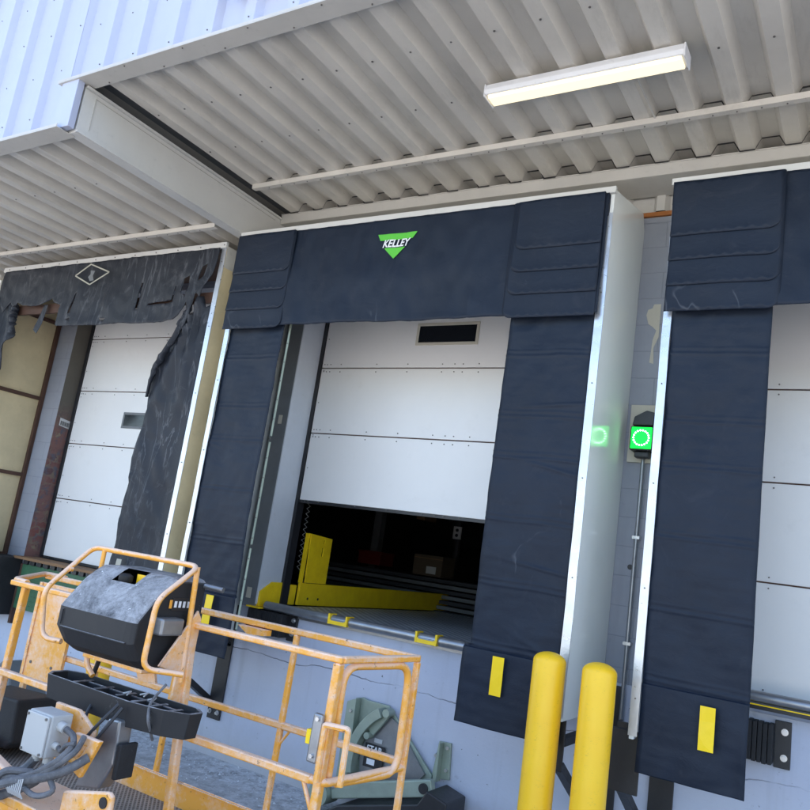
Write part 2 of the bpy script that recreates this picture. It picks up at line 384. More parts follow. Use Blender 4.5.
def inside(p, poly):
    x, y = p; c = False; j = len(poly) - 1
    for i in range(len(poly)):
        xi, yi = poly[i]; xj, yj = poly[j]
        if (yi > y) != (yj > y) and x < (xj - xi) * (y - yi) / (yj - yi) + xi: c = not c
        j = i
    return c
def sheet(poly, y, step, disp, holes=(), subdiv=.06, plane='y'):
    """cloth sheet cut to an outline in (x,z), pushed along y by disp(x,z)"""
    def dens(pl):
        out = []
        for i in range(len(pl)):
            a = Vector(pl[i]); b = Vector(pl[(i + 1) % len(pl)]); n = max(1, int((b - a).length / subdiv))
            out += [a.lerp(b, k / n) for k in range(n)]
        return out
    loops = [dens(poly)] + [dens(h) for h in holes]
    pts = []; edges = []
    for lp in loops:
        o = len(pts); pts += lp; edges += [(o + i, o + (i + 1) % len(lp)) for i in range(len(lp))]
    xs = [p[0] for p in poly]; zs = [p[1] for p in poly]
    x = min(xs) + step / 2; k = 0
    while x < max(xs):
        z = min(zs) + step / 2 * (1 + k % 2)
        while z < max(zs):
            if inside((x, z), poly) and not any(inside((x, z), h) for h in holes): pts.append(Vector((x, z)))
            z += step
        x += step; k += 1
    v, e, f, *_ = delaunay_2d_cdt(pts, edges, [], 1, 1e-5)
    mb = MB(); F = []
    for t in f:
        c = (sum(v[i][0] for i in t) / len(t), sum(v[i][1] for i in t) / len(t))
        if inside(c, poly) and not any(inside(c, h) for h in holes): F.append(tuple(t))
    mb.add([(q[0], y + disp(q[0], q[1]), q[1]) for q in v], F)
    return mb
def fn(x, y, z=0.0): return noise.noise(Vector((x, y, z)))
def rect_ring(mb, x0, x1, z0, z1, w, y0, y1):
    mb.box(x0, x1, y0, y1, z0, z0 + w); mb.box(x0, x1, y0, y1, z1 - w, z1)
    mb.box(x0, x0 + w, y0, y1, z0 + w, z1 - w); mb.box(x1 - w, x1, y0, y1, z0 + w, z1 - w); return mb
def rounded(x0, x1, z0, z1, r, corners='lr', n=6):
    """outline with rounded bottom corners"""
    p = []
    if 'l' in corners: p += [(x0 + r - r * math.cos(a), z0 + r - r * math.sin(a)) for a in [math.pi / 2 * k / n for k in range(n + 1)]]
    else: p.append((x0, z0))
    if 'r' in corners: p += [(x1 - r + r * math.sin(a), z0 + r - r * math.cos(a)) for a in [math.pi / 2 * k / n for k in range(n + 1)]]
    else: p.append((x1, z0))
    return p + [(x1, z1), (x0, z1)]

FY = 4.70      # front plane of the dock shelters
WY = 5.45      # face of the dock wall
DY = 5.65      # face of the doors
# ------------------------------------------------------------------ setting
mb = MB(); mb.add([(-250, -250, -G), (250, -250, -G), (250, 250, -G), (-250, 250, -G)], [(0, 1, 2, 3)])
g = mb.build('ground', 'ground'); g['kind'] = 'structure'

wall = thing('dock_wall', 'blue grey painted block wall with concrete base behind the dock shelters', 'wall', (-4, WY, -G))
op = [(-8.12, -5.5), (-4.60, -1.90), (-.87, 1.80)]
XL, XR = -14.0, 9.0
mb = MB(); x = XL
for a, b in op:
    mb.box(x, a, WY, WY + .3, -.60, 2.74); mb.box(a, b, WY, WY + .3, 2.45, 2.74); x = b
mb.box(x, XR, WY, WY + .3, -.60, 2.74)
mb.build('block_wall', 'block', wall)
mb = MB().box(XL, XR, WY, WY + .3, -G - .05, -.602)
mb.build('foundation', 'found', wall)
MB().box(-8.124, -8.116, WY + .002, WY + .298, -.6, 2.45).build('brick_reveal', 'brick', wall)
MB().box(XL, XR, WY - .02, WY + .3, 2.742, 2.775).build('timber_plate', 'rust', wall)
mb = MB(); x = XL
pr = []
while x < XR:
    pr += [(x, WY + .02), (x + .16, WY + .02), (x + .19, WY - .03), (x + .25, WY - .03)]; x += .28
mb.add([(p[0], p[1], z) for z in (2.777, 3.06) for p in pr], [(i, i + 1, i + 1 + len(pr), i + len(pr)) for i in range(len(pr) - 1)])
mb.build('upper_flashing', 'trim', wall)
# mid dock: steel jamb channels either side
for a, b in ((-4.78, -4.602), (-1.898, -1.72)):
    MB().box(a, b, 5.34, WY - .002, -.60, 2.5).each('door_jamb', 'jamb_dark', wall, bevel=.004)
for a, b in ((-4.604, -4.592), (-1.908, -1.896)):
    MB().box(a, b, 5.342, DY - .005, -.57, 2.5).build('jamb_lining', 'jamb', wall)
mb = MB(); mb.box(-4.70, -4.66, 5.333, 5.3385, 1.02, 1.10); mb.box(-4.71, -4.66, 5.333, 5.3385, -.53, -.44)
mb.each('patch', 'beige', wall)
# small chipped plaster patches + bolt hole beside the stop light
mb = sheet([(-1.50, 1.97), (-1.49, 2.01), (-1.46, 2.02), (-1.45, 2.05), (-1.40, 2.05), (-1.40, 1.80), (-1.43, 1.72), (-1.42, 1.60), (-1.45, 1.61), (-1.44, 1.78), (-1.42, 1.85), (-1.45, 1.88), (-1.48, 1.90)], WY - .004, .03, lambda x, z: 0)
mb.build('plaster_patch', 'beige', wall)
MB().cyl((-1.46, WY - .003, .16), (-1.46, WY + .01, .16), .018).each('bolt_hole', 'black', wall)

# interior
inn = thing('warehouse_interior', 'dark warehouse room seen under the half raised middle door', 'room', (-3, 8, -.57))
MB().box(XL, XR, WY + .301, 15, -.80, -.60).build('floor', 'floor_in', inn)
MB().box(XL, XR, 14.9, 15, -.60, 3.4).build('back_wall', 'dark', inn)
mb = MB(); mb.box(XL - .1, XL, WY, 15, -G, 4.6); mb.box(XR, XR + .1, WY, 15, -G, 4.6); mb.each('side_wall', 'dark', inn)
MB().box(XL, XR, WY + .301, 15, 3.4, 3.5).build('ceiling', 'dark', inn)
mb = MB()
for xx in (-9.5, -6.3, -3.1, 0): mb.box(xx, xx + .12, 9.6, 9.72, -.6, 3.4)
mb.each('column', 'jamb_dark', inn)
MB().box(-8.5, -3.0, 10.6, 10.64, .9, 1.0).build('beam', 'jamb_dark', inn)
k = 0
for (xx, yy, zz, w, h, m, nm, lb) in ((-5.15, 8.9, -.18, .42, .26, 'carton', 'carton', 'brown cardboard box with torn white label inside the dark warehouse'),
                                  (-6.15, 9.1, -.15, .36, .18, 'red', 'red_crate', 'small dark red crate on the pallets inside the warehouse'),
                                  (-5.55, 9.5, .55, .13, .2, 'wood', 'hanging_box', 'small brown box high up in the dark warehouse')):
    t = thing(nm, lb, 'box', (xx + w / 2, yy, zz))
    MB().box(xx, xx + w, yy, yy + .35, zz, zz + h).build('body', m, t, bevel=.006)
    if nm == 'carton':
        MB().box(xx + .2, xx + .34, yy - .004, yy - .001, zz + .03, zz + .12).build('shipping_label', 'paper', t)
        MB().box(xx, xx + w, yy - .003, yy - .001, zz + h - .045, zz + h - .038).build('tape_seam', 'wood', t)
    if nm == 'red_crate':
        MB().box(xx - .01, xx + w + .01, yy - .012, yy + .36, zz + h - .03, zz + h).build('rim', 'red', t, bevel=.004)
t = thing('steel_pile', 'long dark steel lengths piled across the warehouse floor', 'pile', (-5, 8.6, -.6))
for i in range(7):
    MB().box(-6.7 + .15 * fn(i, 1), -3.6 + .3 * fn(i, 5), 8.5 + .05 * i, 9.5, -.598 + .06 * i, -.598 + .06 * i + .043).build('board', 'jamb_dark' if i % 2 else 'dark', t, bevel=.004)
mb = MB().box(-5.0, -4.88, 9.6, 9.62, .35, .52)
t = thing('wall_socket', 'small white outlet box above the carton in the warehouse', 'outlet', (-4.9, 9.6, .3))
mb.build('cover', 'paper', t); mb = MB(); mb.cyl((-4.94, 9.59, .47), (-4.94, 9.599, .47), .022); mb.cyl((-4.94, 9.59, .40), (-4.94, 9.599, .40), .022); mb.each('socket', 'black', t)
MB().bar((-4.94, 9.66, -.6), (-4.94, 9.66, .6), .05, .05).build('post', 'dark', t)

# ------------------------------------------------------------------ upper building, canopies
up = thing('cladding_wall', 'lavender ribbed metal cladding wall overhanging the loading docks', 'wall', (-4, 2.93, 3))
def ribbed(x0, x1, z0, z1, y, pitch, out):
    n = int((x1 - x0) / pitch); pr = []
    for i in range(n + 1):
        x = x0 + i * pitch
        pr += [(x, y), (x + pitch * .60, y), (x + pitch * .68, y - out), (x + pitch * .92, y - out)]
    m = MB(); m.add([(p[0], p[1], z) for z in (z0, z1) for p in pr], [(i, i + 1, i + 1 + len(pr), i + len(pr)) for i in range(len(pr) - 1)])
    return m, pr
m, pr = ribbed(-5.0 - 26 * .35 - .02, -5.03, 2.60, 4.6, 2.93, .35, .045); m.build('cladding', 'clad', up)
m, pr = ribbed(-5.02, 9, 2.975, 4.6, 2.93, .35, .045); m.build('cladding', 'clad', up)
MB().add([(-5.047, 2.886, 2.975), (-5.018, 2.931, 2.975), (-5.018, 2.931, 4.6), (-5.047, 2.886, 4.6)], [(0, 1, 2, 3)]).build('cladding', 'clad', up)
MB().box(-5.10, -4.915, 2.868, 2.92, 2.60, 2.972).build('corner_trim', 'clad', up, bevel=.003)
mb = MB()
for i in range(-10, 9):
    x = -5.02 + i * .35
    for z in (3.05, 3.75):
        zz = z + (0 if x > -5.1 else -.3)
        mb.cyl((x + .28, 2.880, zz), (x + .28, 2.886, zz), .005, 8)
        mb.cyl((x + .10, 2.926, zz + .4), (x + .10, 2.931, zz + .4), .0045, 8)
mb.each('cladding_screw', 'screw', up)
MB().box(XL, XR, 2.99, 15, 4.58, 4.65).build('roof', 'trim', up)
mb = MB(); mb.box(XL, XL + .05, 2.99, 5.75, 2.64, 4.6); mb.box(XR - .05, XR, 2.99, 5.75, 3.1, 4.6); mb.each('end_wall', 'clad', up)

def deck_sheet(x0, x1, y0, y1, zl, pitch=.28, h=.075, ph=0.0):
    pr = []; n = int((x1 - x0) / pitch)
    for i in range(n + 1):
        x = x0 + i * pitch + ph
        pr += [(x, zl), (x + pitch * .34, zl), (x + pitch * .48, zl + h), (x + pitch * .86, zl + h)]
    pr = [p for p in pr if p[0] <= x1 + .15]
    m = MB(); ny = 10
    vs = []
    for j in range(ny + 1):
        y = y0 + (y1 - y0) * j / ny
        for i, p in enumerate(pr): vs.append((p[0], y, p[1] + .004 * fn(p[0] * 2, y * 2)))
    N = len(pr)
    m.add(vs, [(j * N + i, j * N + i + 1, (j + 1) * N + i + 1, (j + 1) * N + i) for j in range(ny) for i in range(N - 1)])
    return m
def lap_shadow_line(x0, x1, y, zl, pitch=.28, h=.075):  # dark ribbon along the rib profile, standing for the shadowed gap above purlin and ledger
    P = []; x = x0
    while x < x1:
        P += [(x, zl), (x + pitch * .34, zl), (x + pitch * .48, zl + h), (x + pitch * .86, zl + h)]; x += pitch
    m = MB(); V = []
    for a in P: V += [(a[0], y, a[1] - .017 - .008 * abs(fn(a[0] * 9, y))), (a[0], y + .01, a[1] - .002)]
    return m.add(V, [(2 * i, 2 * i + 2, 2 * i + 3, 2 * i + 1) for i in range(len(P) - 1)])
def purlin(x0, x1, y, z, mat='trim'):
    m = MB(); m.box(x0, x1, y, y + .006, z - .045, z - .003); m.box(x0, x1, y + .006, y + .045, z - .045, z - .040); return m
def screws_line(x0, x1, step, y, z, r=.006, jit=0):
    m = MB(); x = x0
    while x < x1:
        m.cyl((x, y - .005, z + random.uniform(-jit, jit)), (x, y, z), r, 8); x += step
    return m
can = thing('dock_canopy', 'higher beige ribbed metal canopy above the middle and right docks', 'canopy', (-1, 4, 3))
deck_sheet(-4.80, XR, 2.96, 5.46, 3.0).build('deck', 'deck', can)
mb = MB(); mb.box(-5.14, XR, 2.855, 2.995, 2.964, 2.970); mb.box(-5.14, XR, 2.855, 2.859, 2.971, 2.990); mb.build('front_flashing', 'trim', can)
purlin(-4.78, XR, 4.55, 3.0).build('purlin', 'deck', can)
lap_shadow_line(-4.80, 3.5, 4.60, 3.0).build('lap_shadow', 'black', can); lap_shadow_line(-4.80, 3.5, 5.10, 3.0).build('lap_shadow', 'black', can)
mb = MB(); x = -4.6
while x < 1: mb.cyl((x, 4.575, 2.951), (x, 4.575, 2.955), .005, 8); x += .14
for i in range(22):
    x = -5 + i * .28; mb.cyl((x, 2.875 + .1 * (i % 2), 2.958), (x, 2.875 + .1 * (i % 2), 2.964), .005, 8)
for i in range(36):
    x = -4.80 + .28 * (i % 18) + .045; y = (3.45 if i < 18 else 4.0) + .35 * fn(i, 3); mb.cyl((x, y, 2.996), (x, y, 3.0), .007, 8)
mb.each('deck_screw', 'screw', can)
mb = MB(); mb.box(-4.92, XR, 5.12, 5.126, 2.90, 2.998); mb.box(-4.92, XR, 5.126, 5.43, 2.90, 2.906); mb.box(-4.92, XR, 5.11, 5.12, 2.985, 2.992)
mb.build('wall_ledger', 'trim', can, bevel=.002)
mb = MB(); mb.box(XL, XR, 2.96, 5.46, 3.09, 3.12); mb.build('roof_sheet', 'trim', can)

lcan = thing('dock_canopy', 'lower beige ribbed metal canopy above the torn left dock', 'canopy', (-8, 4, 2.6))
deck_sheet(-14, -5.05, 2.93, 5.46, 2.62).build('deck', 'deck', lcan)
mb = MB(); mb.box(-14, -4.99, 2.835, 2.985, 2.586, 2.592); mb.box(-14, -4.99, 2.835, 2.839, 2.593, 2.612); mb.build('front_flashing', 'trim', lcan)
purlin(-14, -5.04, 4.45, 2.62).build('purlin', 'deck', lcan)
lap_shadow_line(-14, -5.3, 4.50, 2.62).build('lap_shadow', 'black', lcan)
mb = MB(); x = -10
while x < -5.1: mb.cyl((x, 4.475, 2.571), (x, 4.475, 2.575), .005, 8); x += .14
for i in range(20):
    x = -9.8 + .28 * (i % 16) + .045; y = 3.6 + .5 * fn(i, 9); mb.cyl((x, y, 2.616), (x, y, 2.62), .007, 8)
mb.each('deck_screw', 'screw', lcan)
MB().box(-14, -5.04, 5.12, 5.40, 2.54, 2.617).build('wall_ledger', 'trim', lcan)
cb = thing('canopy_beam', 'deep pale grey boxed beam between the two canopy levels', 'beam', (-4.96, 4, 2.6))
mb = MB(); mb.box(-5.02, -4.925, 2.94, 5.40, 2.592, 2.955); mb.build('web', 'beam', cb, bevel=.003)
mb = MB(); mb.box(-4.923, -4.905, 2.94, 5.12, 2.594, 2.612); mb.box(-4.923, -4.900, 2.94, 5.12, 2.938, 2.956); mb.each('edge_flange', 'beam', cb)
mb = MB(); mb.box(-4.9235, -4.918, 3.03, 5.05, 2.905, 2.909); mb.box(-4.9235, -4.918, 3.03, 3.034, 2.66, 2.905); mb.build('panel_seam', 'trim', cb)
MB().box(-5.0, -4.80, 2.98, 5.44, 3.076, 3.084).build('shadow_closure', 'jamb_dark', cb)

t = thing('tube_light', 'lit white tube light fixed under the ribbed canopy', 'light', (-1.6, 3.95, 2.95))
mb = MB(); mb.prism([(3.88, 2.985), (3.865, 2.94), (3.875, 2.915), (4.005, 2.915), (4.015, 2.94), (4.0, 2.985)], 'x', -2.20, -.99)
mb.build('housing', 'white', t, bevel=.004)
MB().prism([(3.885, 2.9145), (3.895, 2.895), (3.985, 2.895), (3.995, 2.9145)], 'x', -2.185, -1.005).build('diffuser', 'lamp', t, bevel=.003)
mb = MB(); mb.box(-2.208, -2.199, 3.868, 4.012, 2.898, 2.984); mb.box(-.991, -.982, 3.868, 4.012, 2.898, 2.984); mb.each('end_cap', 'white', t, bevel=.004)
MB().cyl((-1.62, 4.03, 2.93), (-1.62, 4.03, 3.05), .006, 8).build('hanger', 'screw', t)
MB().tube(arc([(-1.31, 4.0, 2.97), (-1.31, 4.12, 2.985), (-1.31, 4.55, 2.99)], .03), .006, 8).build('feed_cable', 'trim', t, smooth=True)
t = thing('wall_box', 'small white box on lavender cladding at the top edge', 'box', (-3.35, 2.85, 3.2))
MB().box(-3.50, -3.13, 2.77, 2.87, 3.215, 3.50).build('housing', 'white', t, bevel=.02)
MB().box(-3.46, -3.17, 2.764, 2.769, 3.26, 3.46).build('cover_plate', 'greybox', t)
t = tag(MB().box(-1.38, -1.24, 4.02, 4.05, 2.985, 3.04).build('conduit_clip', 'trim', bevel=.004), 'tiny grey clip on the canopy just behind the tube light', 'bracket')

# ------------------------------------------------------------------ doors
def door(name_label, x0, x1, seams, zbot, win, seed, yo=DY):
    t = thing('sectional_door', name_label, 'door', ((x0 + x1) / 2, yo, zbot), 'white sectional dock doors')
    zs = [zbot] + seams + [2.5]
    for i in range(len(zs) - 1):
        a, b = zs[i], zs[i + 1]
        if b - a < .05: continue
        MB().box(x0, x1, yo, yo + .045, a + .005, b - .005).build('door_panel', 'door', t, bevel=.004)
    mb = MB()
    for z in seams: mb.box(x0, x1, yo + .012, yo + .03, z - .005, z + .005)
    mb.each('seam_seal', 'brown', t)
    mb = MB()
    for z in seams + [zbot + .03]:
        for dz in (-.035, .035):
            if z == zbot + .03 and dz > 0: continue
            for xx in [x0 + .03, x0 + .06, x0 + .1, x0 + .22, x0 + .62, x0 + .95, x0 + 1.3, x0 + 1.42, x0 + 1.5, x0 + 1.65, x0 + 2.05, x1 - .25, x1 - .1]:
                mb.cyl((xx, yo - .004, z + dz + random.uniform(-.003, .003)), (xx, yo + .001, z + dz), .0055, 8)
    z = zbot + .3
    while z < 2.4: mb.cyl((x0 + .03, yo - .004, z), (x0 + .03, yo + .001, z), .005, 8); z += .31
    mb.each('rivet', 'screw', t)
    if zbot < .2: pass
    MB().box(x0 - .0, x1, yo + .002, yo + .04, zbot - .022, zbot + .003).build('bottom_seal', 'black', t)
    if win:
        a, b, c, d = win
        f = MB(); rect_ring(f, a - .028, b + .028, c - .028, d + .028, .028, yo - .009, yo - .001); f = f.build('window', 'jamb_dark' if seed == 1 else 'beige', t, bevel=.006)
        f['_o'] = tuple(t['_o'])
        MB().box(a - .003, b + .003, yo - .006, yo - .002, c - .003, d + .003).build('pane', 'glass', f)
    # side tracks
    mb = MB(); mb.box(x0 - .045, x0 - .004, yo - .015, yo + .08, -.57, 2.5); mb.box(x1 + .004, x1 + .045, yo - .015, yo + .08, -.57, 2.5)
    mb.each('track', 'black', t)
    return t
door('closed white dock door behind the torn left shelter', -8.07, -5.55, [.017 * DY, .13 * DY, .241 * DY, .353 * DY], -.56, (-7.19, -6.62, .975, 1.10), 1)
dm = door('half raised white dock door in the middle bay', -4.555, -1.95, [.178 * DY, .289 * DY], .067 * DY, (-3.53, -2.97, 1.865, 2.015), 2)
door('closed white dock door in the right bay', -.84, 1.77, [-.092 * DY, .032 * DY, .148 * DY, .261 * DY], -.62, None, 3)
mb = MB(); pts = []
for i in range(26): pts.append((-4.50 + (.018 if i % 2 else -.018), DY + .08, .36 - i * .024))
mb.tube(pts, .004, 5); mb.build('chain', 'bolt', dm)

# ------------------------------------------------------------------ shelters
SEAMS = [1.44, 1.02, .74, .33, -.08, -.47]
def seam_d(z, w=.0034):
    d = 0
    for s in SEAMS:
        u = (z - s) / .008
        d -= w * math.exp(-u * u)
        u = (z - s - .035) / .007; d -= w * .7 * math.exp(-u * u)
    return d
def crease(x, z, seed):
    d = 0
    for k in range(7):
        cx = fn(seed * 3.1, k * 1.7) * .3; cz = -.8 + k * .38 + .2 * fn(k * 2.3, seed); a = .5 * fn(k * 4.1, seed * 2.2) + (.9 if k % 3 == 0 else -.2)
        u = math.sin(a) * (x % 3.3 - 1.6 - cx) - math.cos(a) * (z - cz); l = math.cos(a) * (x % 3.3 - 1.6 - cx) + math.sin(a) * (z - cz)
        d -= .006 * math.exp(-(u / .012) ** 2 - (l / .22) ** 2)
    return d
def curtain(x0, x1, zt, zb, seed, y=FY, flare=0.0):
    nx, nz = 18, 460; m = MB(); vs = []
    for j in range(nz + 1):
        z = zt + (zb - zt) * j / nz
        for i in range(nx + 1):
            u = i / nx; x = x0 + (x1 - x0) * u
            x += .006 * fn(z * 2.1, seed, u * 2) * (1 if i in (0, nx) else .6)
            if z < -.47 and flare: x -= flare * (1 - u)
            d = seam_d(z + .018 * fn(x * 2.2, seed * 3.3) + .012 * (u - .5) * (1 if seed % 2 else -1)) + .022 * fn(x * 1.3, z * .9, seed * 7) + .009 * fn(x * 5 + z * 1.5, z * 3.5, seed * 2) + .002 * fn(x * 7, z * 22, seed) + crease(x, z, seed)
            d += .007 * fn(x * 14 - z * 5, z * 6, seed) + .006 * math.sin(7 * x + 5 * z + seed) * fn(x * 2, z * 2, seed + 4)
            if i in (0, nx): d -= .004
            if z < -.49: d -= .012
            vs.append((x, y + d, z))
    m.add(vs, [(j * (nx + 1) + i, j * (nx + 1) + i + 1, (j + 1) * (nx + 1) + i + 1, (j + 1) * (nx + 1) + i) for j in range(nz) for i in range(nx)])
    return m
def hdisp(x, z, v, x0, x1, seed):
    d = -.02 - .02 * v + .028 * fn(x * 1.3, z * 2, seed) * v + .015 * fn(x * 4.2, z * 1.2, seed + 9) * (.3 + v) + .008 * fn(x * 12, z * 6, seed)
    d += .010 * fn(x * 7 + z * 3, z * 2.5, seed + 3) * (.2 + v)
    for k in range(1, 7):
        q = (x - (x0 + (x1 - x0) * k / 7) - .02 * fn(z * 3, k)) / .012; d -= .004 * math.exp(-q * q)
    return d
def head(x0, x1, zt, zb, seed):
    nx, nz = 150, 40; m = MB(); vs = []
    for j in range(nz + 1):
        for i in range(nx + 1):
            u = i / nx; x = x0 + (x1 - x0) * u; v = j / nz
            z = zt + (zb - zt) * v + (.010 * fn(x * 1.7, seed) * v)
            d = hdisp(x, z, v, x0, x1, seed)
            vs.append((x, FY - .02 + d, z))
    m.add(vs, [(j * (nx + 1) + i, j * (nx + 1) + i + 1, (j + 1) * (nx + 1) + i + 1, (j + 1) * (nx + 1) + i) for j in range(nz) for i in range(nx)])
    return m
def flaps(x0, x1, zt, zb, side, parent):
    """four overlapping cloth leaves, the lowest at the back"""
    for k in range(4):
        z0 = zb + k * .165; xa, xb = x0, x1
        if side == 'l': xb = x1 - .004 * k
        else: xa = x0 + .012 * k
        pl = rounded(xa, xb, z0, zt, .07, 'r' if side == 'l' else 'l')
        pl = [(p[0], p[1] + .008 * fn(p[0] * 3, k * 3.1)) for p in pl]
        def dsp(x, z, k=k, z0=z0): return -.006 * max(0, 1 - (z - z0) / .05) + .012 * fn(x * 3, z * 3, 0)
        sheet(pl, FY - .066 - .0035 * k, .035, dsp).build('head_flap', 'navy', parent, smooth=True, solid=.002)

def frame_strips(t, xl, xr, zt, zb, both=True, matl='alu', wl=.05, wr=.055, cut=0):
    def strip(xa, xb, z0, z1):
        n = 40; m = MB(); vs = []
        for j in range(n + 1):
            z = z0 + (z1 - z0) * j / n; w = .003 * fn(z * 3, xa); dy = .004 * fn(z * 5, xb)
            vs += [(xa + w, FY - .022 + dy, z), (xb + w, FY - .022 + dy, z), (xb + w, FY - .016, z), (xa + w, FY - .016, z)]
        m.add(vs, [(4 * j + a, 4 * j + (a + 1) % 4, 4 * j + 4 + (a + 1) % 4, 4 * j + 4 + a) for j in range(n) for a in range(4)] + [(0, 3, 2, 1), (4 * n, 4 * n + 1, 4 * n + 2, 4 * n + 3)])
        return m
    strip(xl, xl + wl, zb, zt).build('edge_strip', matl, t)
    strip(xr - wr, xr, zb, zt - cut).build('edge_strip', matl, t)
    mb = MB(); z = zb + .2
    while z < zt:
        for xx in (xl + wl / 2, xr - wr / 2): mb.cyl((xx, FY - .027, z), (xx, FY - .02, z), .0045, 8)
        z += .61
    mb.each('strip_screw', 'screw', t)

def shelter(label, xl, xr, seed, gl):
    t = thing('dock_shelter', label, 'dock shelter', ((xl + xr) / 2, FY, -.94), 'fabric dock shelters framing the doors')
    frame_strips(t, xl, xr, 2.42 if seed != 3 else 2.42, -.78, cut=0)
    for nm, xa, xb in (('side_panel', xl + .004, xl + .03), ('side_panel', xr - .03, xr - .004)):
        MB().prism([(FY - .015, -.80), (FY - .015, 2.595), (5.38, 2.745), (WY - .004, 2.63), (WY - .004, -.86), (FY + .3, -.80)], 'x', xa, xb).build(nm, 'frp', t, bevel=.003)
    mb = MB(); mb.box(xl - .01, xr + .01, FY - .045, FY - .015, 2.555, 2.60)
    mb.build('top_trim', 'beam', t, bevel=.003)
    MB().add([(xl + .03, FY, 2.585), (xr - .03, FY, 2.585), (xr - .03, 5.38, 2.735), (xl + .03, 5.38, 2.735)], [(0, 1, 2, 3)]).build('roof_panel', 'frp', t)
    hd = head(xl + .03, xr - .03, 2.555, 1.71, seed).build('head_curtain', 'navy', t, smooth=True, solid=.004)
    hd['_o'] = tuple(t['_o'])
    flaps(xl + .012, xl + .655, 2.548, 1.690, 'l', hd)
    flaps(xr - .70, xr - .045, 2.548, 1.690, 'r', hd)
    if seed != 3: c1 = curtain(xl + .045, xl + .655, 1.95, -.945, seed)
    else: c1 = curtain(xl + .05, xl + .61, 1.95, -.965, seed)
    c1 = c1.build('side_curtain', 'navy', t, smooth=True, solid=.005); c1['_o'] = tuple(t['_o'])
    c2 = curtain(xr - .655, xr - .05, 1.95, -.945, seed + 5, flare=.045).build('side_curtain', 'navy', t, smooth=True, solid=.005); c2['_o'] = tuple(t['_o'])
    xa = -4.51 if seed == 2 else xl + .375
    for cc, xx in ((c1, xa), (c2, xr - .47)):
        z1, z0 = (-.51, -.74) if cc is c2 else ((-.50, -.72) if seed == 2 else (-.54, -.765))
        sheet([(xx, z0), (xx + .078, z0), (xx + .078, z1), (xx, z1)], FY - .05, .06, lambda x, z: .006 * fn(x * 9, z * 9)).build('warning_tape', 'tape', cc, solid=.002)
    # pale stays on the inner curtain edges, with rivets
    for xx in ((xl + .675,) if seed == 2 else ()):
        st = MB()
        for z0, z1 in ((-.72, -.10), (-.07, .75), (.80, 1.75)): st.box(xx, xx + .018, FY + .03, FY + .036, z0, z1)
        st = st.build('edge_stay', 'zinc', t); st['_o'] = tuple(t['_o'])
        rv = MB(); z = -.66
        while z < 1.7: rv.cyl((xx + .009, FY + .026, z), (xx + .009, FY + .03, z), .005, 8); z += .16
        rv.each('rivet', 'screw', st)
    # raw edge folded over at the upper right corner
    MB().box(xr - .075, xr - .028, FY - .035, FY - .012, 2.40, 2.552).build('corner_patch', 'navy', t, bevel=.003)
    if seed == 3: MB().box(xl + .0, xl + .05, FY - .035, FY - .012, 2.42, 2.552).build('corner_patch', 'navy', t, bevel=.003)
    return t, hd
sm, hd = shelter('navy fabric dock shelter around the half raised middle door, with green triangle emblem', -4.90, -1.565, 2, True)
def on_head(x, z): return FY - .02 + hdisp(x, z, (2.555 - z) / .845, -4.87, -1.595, 2) - .009
lg = MB()
for pl in ([(-3.41, 2.425), (-3.058, 2.425), (-3.092, 2.372), (-3.382, 2.372)], [(-3.335, 2.305), (-3.145, 2.305), (-3.240, 2.215)]):
    q = sheet(pl, 0, .03, on_head, (), .03); lg.add(q.v, q.f)
e = lg.build('emblem', 'logo', hd, solid=.001); e['_o'] = tuple(hd['_o'])
tx = text_mesh('emblem_lettering', 'KELLEY', .088, (-3.236, 0, 2.338), 'ink', e, shear=.25, bold=.0022, xs=.82)
for q in tx.data.vertices:
    w_ = q.co + Vector(e['_o']); q.co.y += on_head(w_.x, w_.z - G) - .004
sr, _ = shelter('navy fabric dock shelter cut by the right edge of the photo', -1.185, 2.17, 3, False)
sr['label'] = 'navy fabric dock shelter around the closed right door, no emblem'

# torn left shelter
t = thing('dock_shelter', 'old torn black dock shelter around the left door, with tan sides', 'dock shelter', (-6.8, FY, -.94), 'fabric dock shelters framing the doors')
XLl, XRr = -8.49, -5.08
frame_strips(t, XLl, XRr, 2.50, -.9, wl=.04, wr=.055)
MB().box(XRr - .03, XRr - .002, FY - .014, WY - .004, -.95, 2.50).build('side_panel', 'tan', t, bevel=.003)
MB().box(XRr - .001, XRr + .003, FY - .010, FY + .2, 2.30, 2.50).build('corner_plate', 'trim', t)
lp = MB().box(XLl + .002, XLl + .03, FY - .014, WY - .004, -.95, 2.50).build('side_panel', 'tan', t, bevel=.003); lp['_o'] = tuple(t['_o'])
mb = MB()
for z in (-.62, .28, 1.18, 2.1): mb.box(XLl + .031, XLl + .07, FY, WY - .045, z, z + .04)
mb.box(XLl + .031, XLl + .075, WY - .045, WY - .004, -.9, 2.48)
mb.each('timber_frame', 'brown', lp, bevel=.003)
MB().box(XLl - .01, XRr + .01, FY - .045, FY - .015, 2.475, 2.53).build('top_trim', 'beam', t, bevel=.004)
mb = screws_line(XLl + .1, XRr, .3, FY - .045, 2.50); mb.each('strip_screw', 'screw', t)
MB().add([(XLl + .03, FY, 2.49), (XRr - .03, FY, 2.49), (XRr - .03, WY - .01, 2.52), (XLl + .03, WY - .01, 2.52)], [(0, 1, 2, 3)]).build('roof_panel', 'brown', t)
MB().box(XLl + .04, XRr - .04, FY + .02, FY + .05, 1.98, 2.08).build('header_timber', 'brown', t)
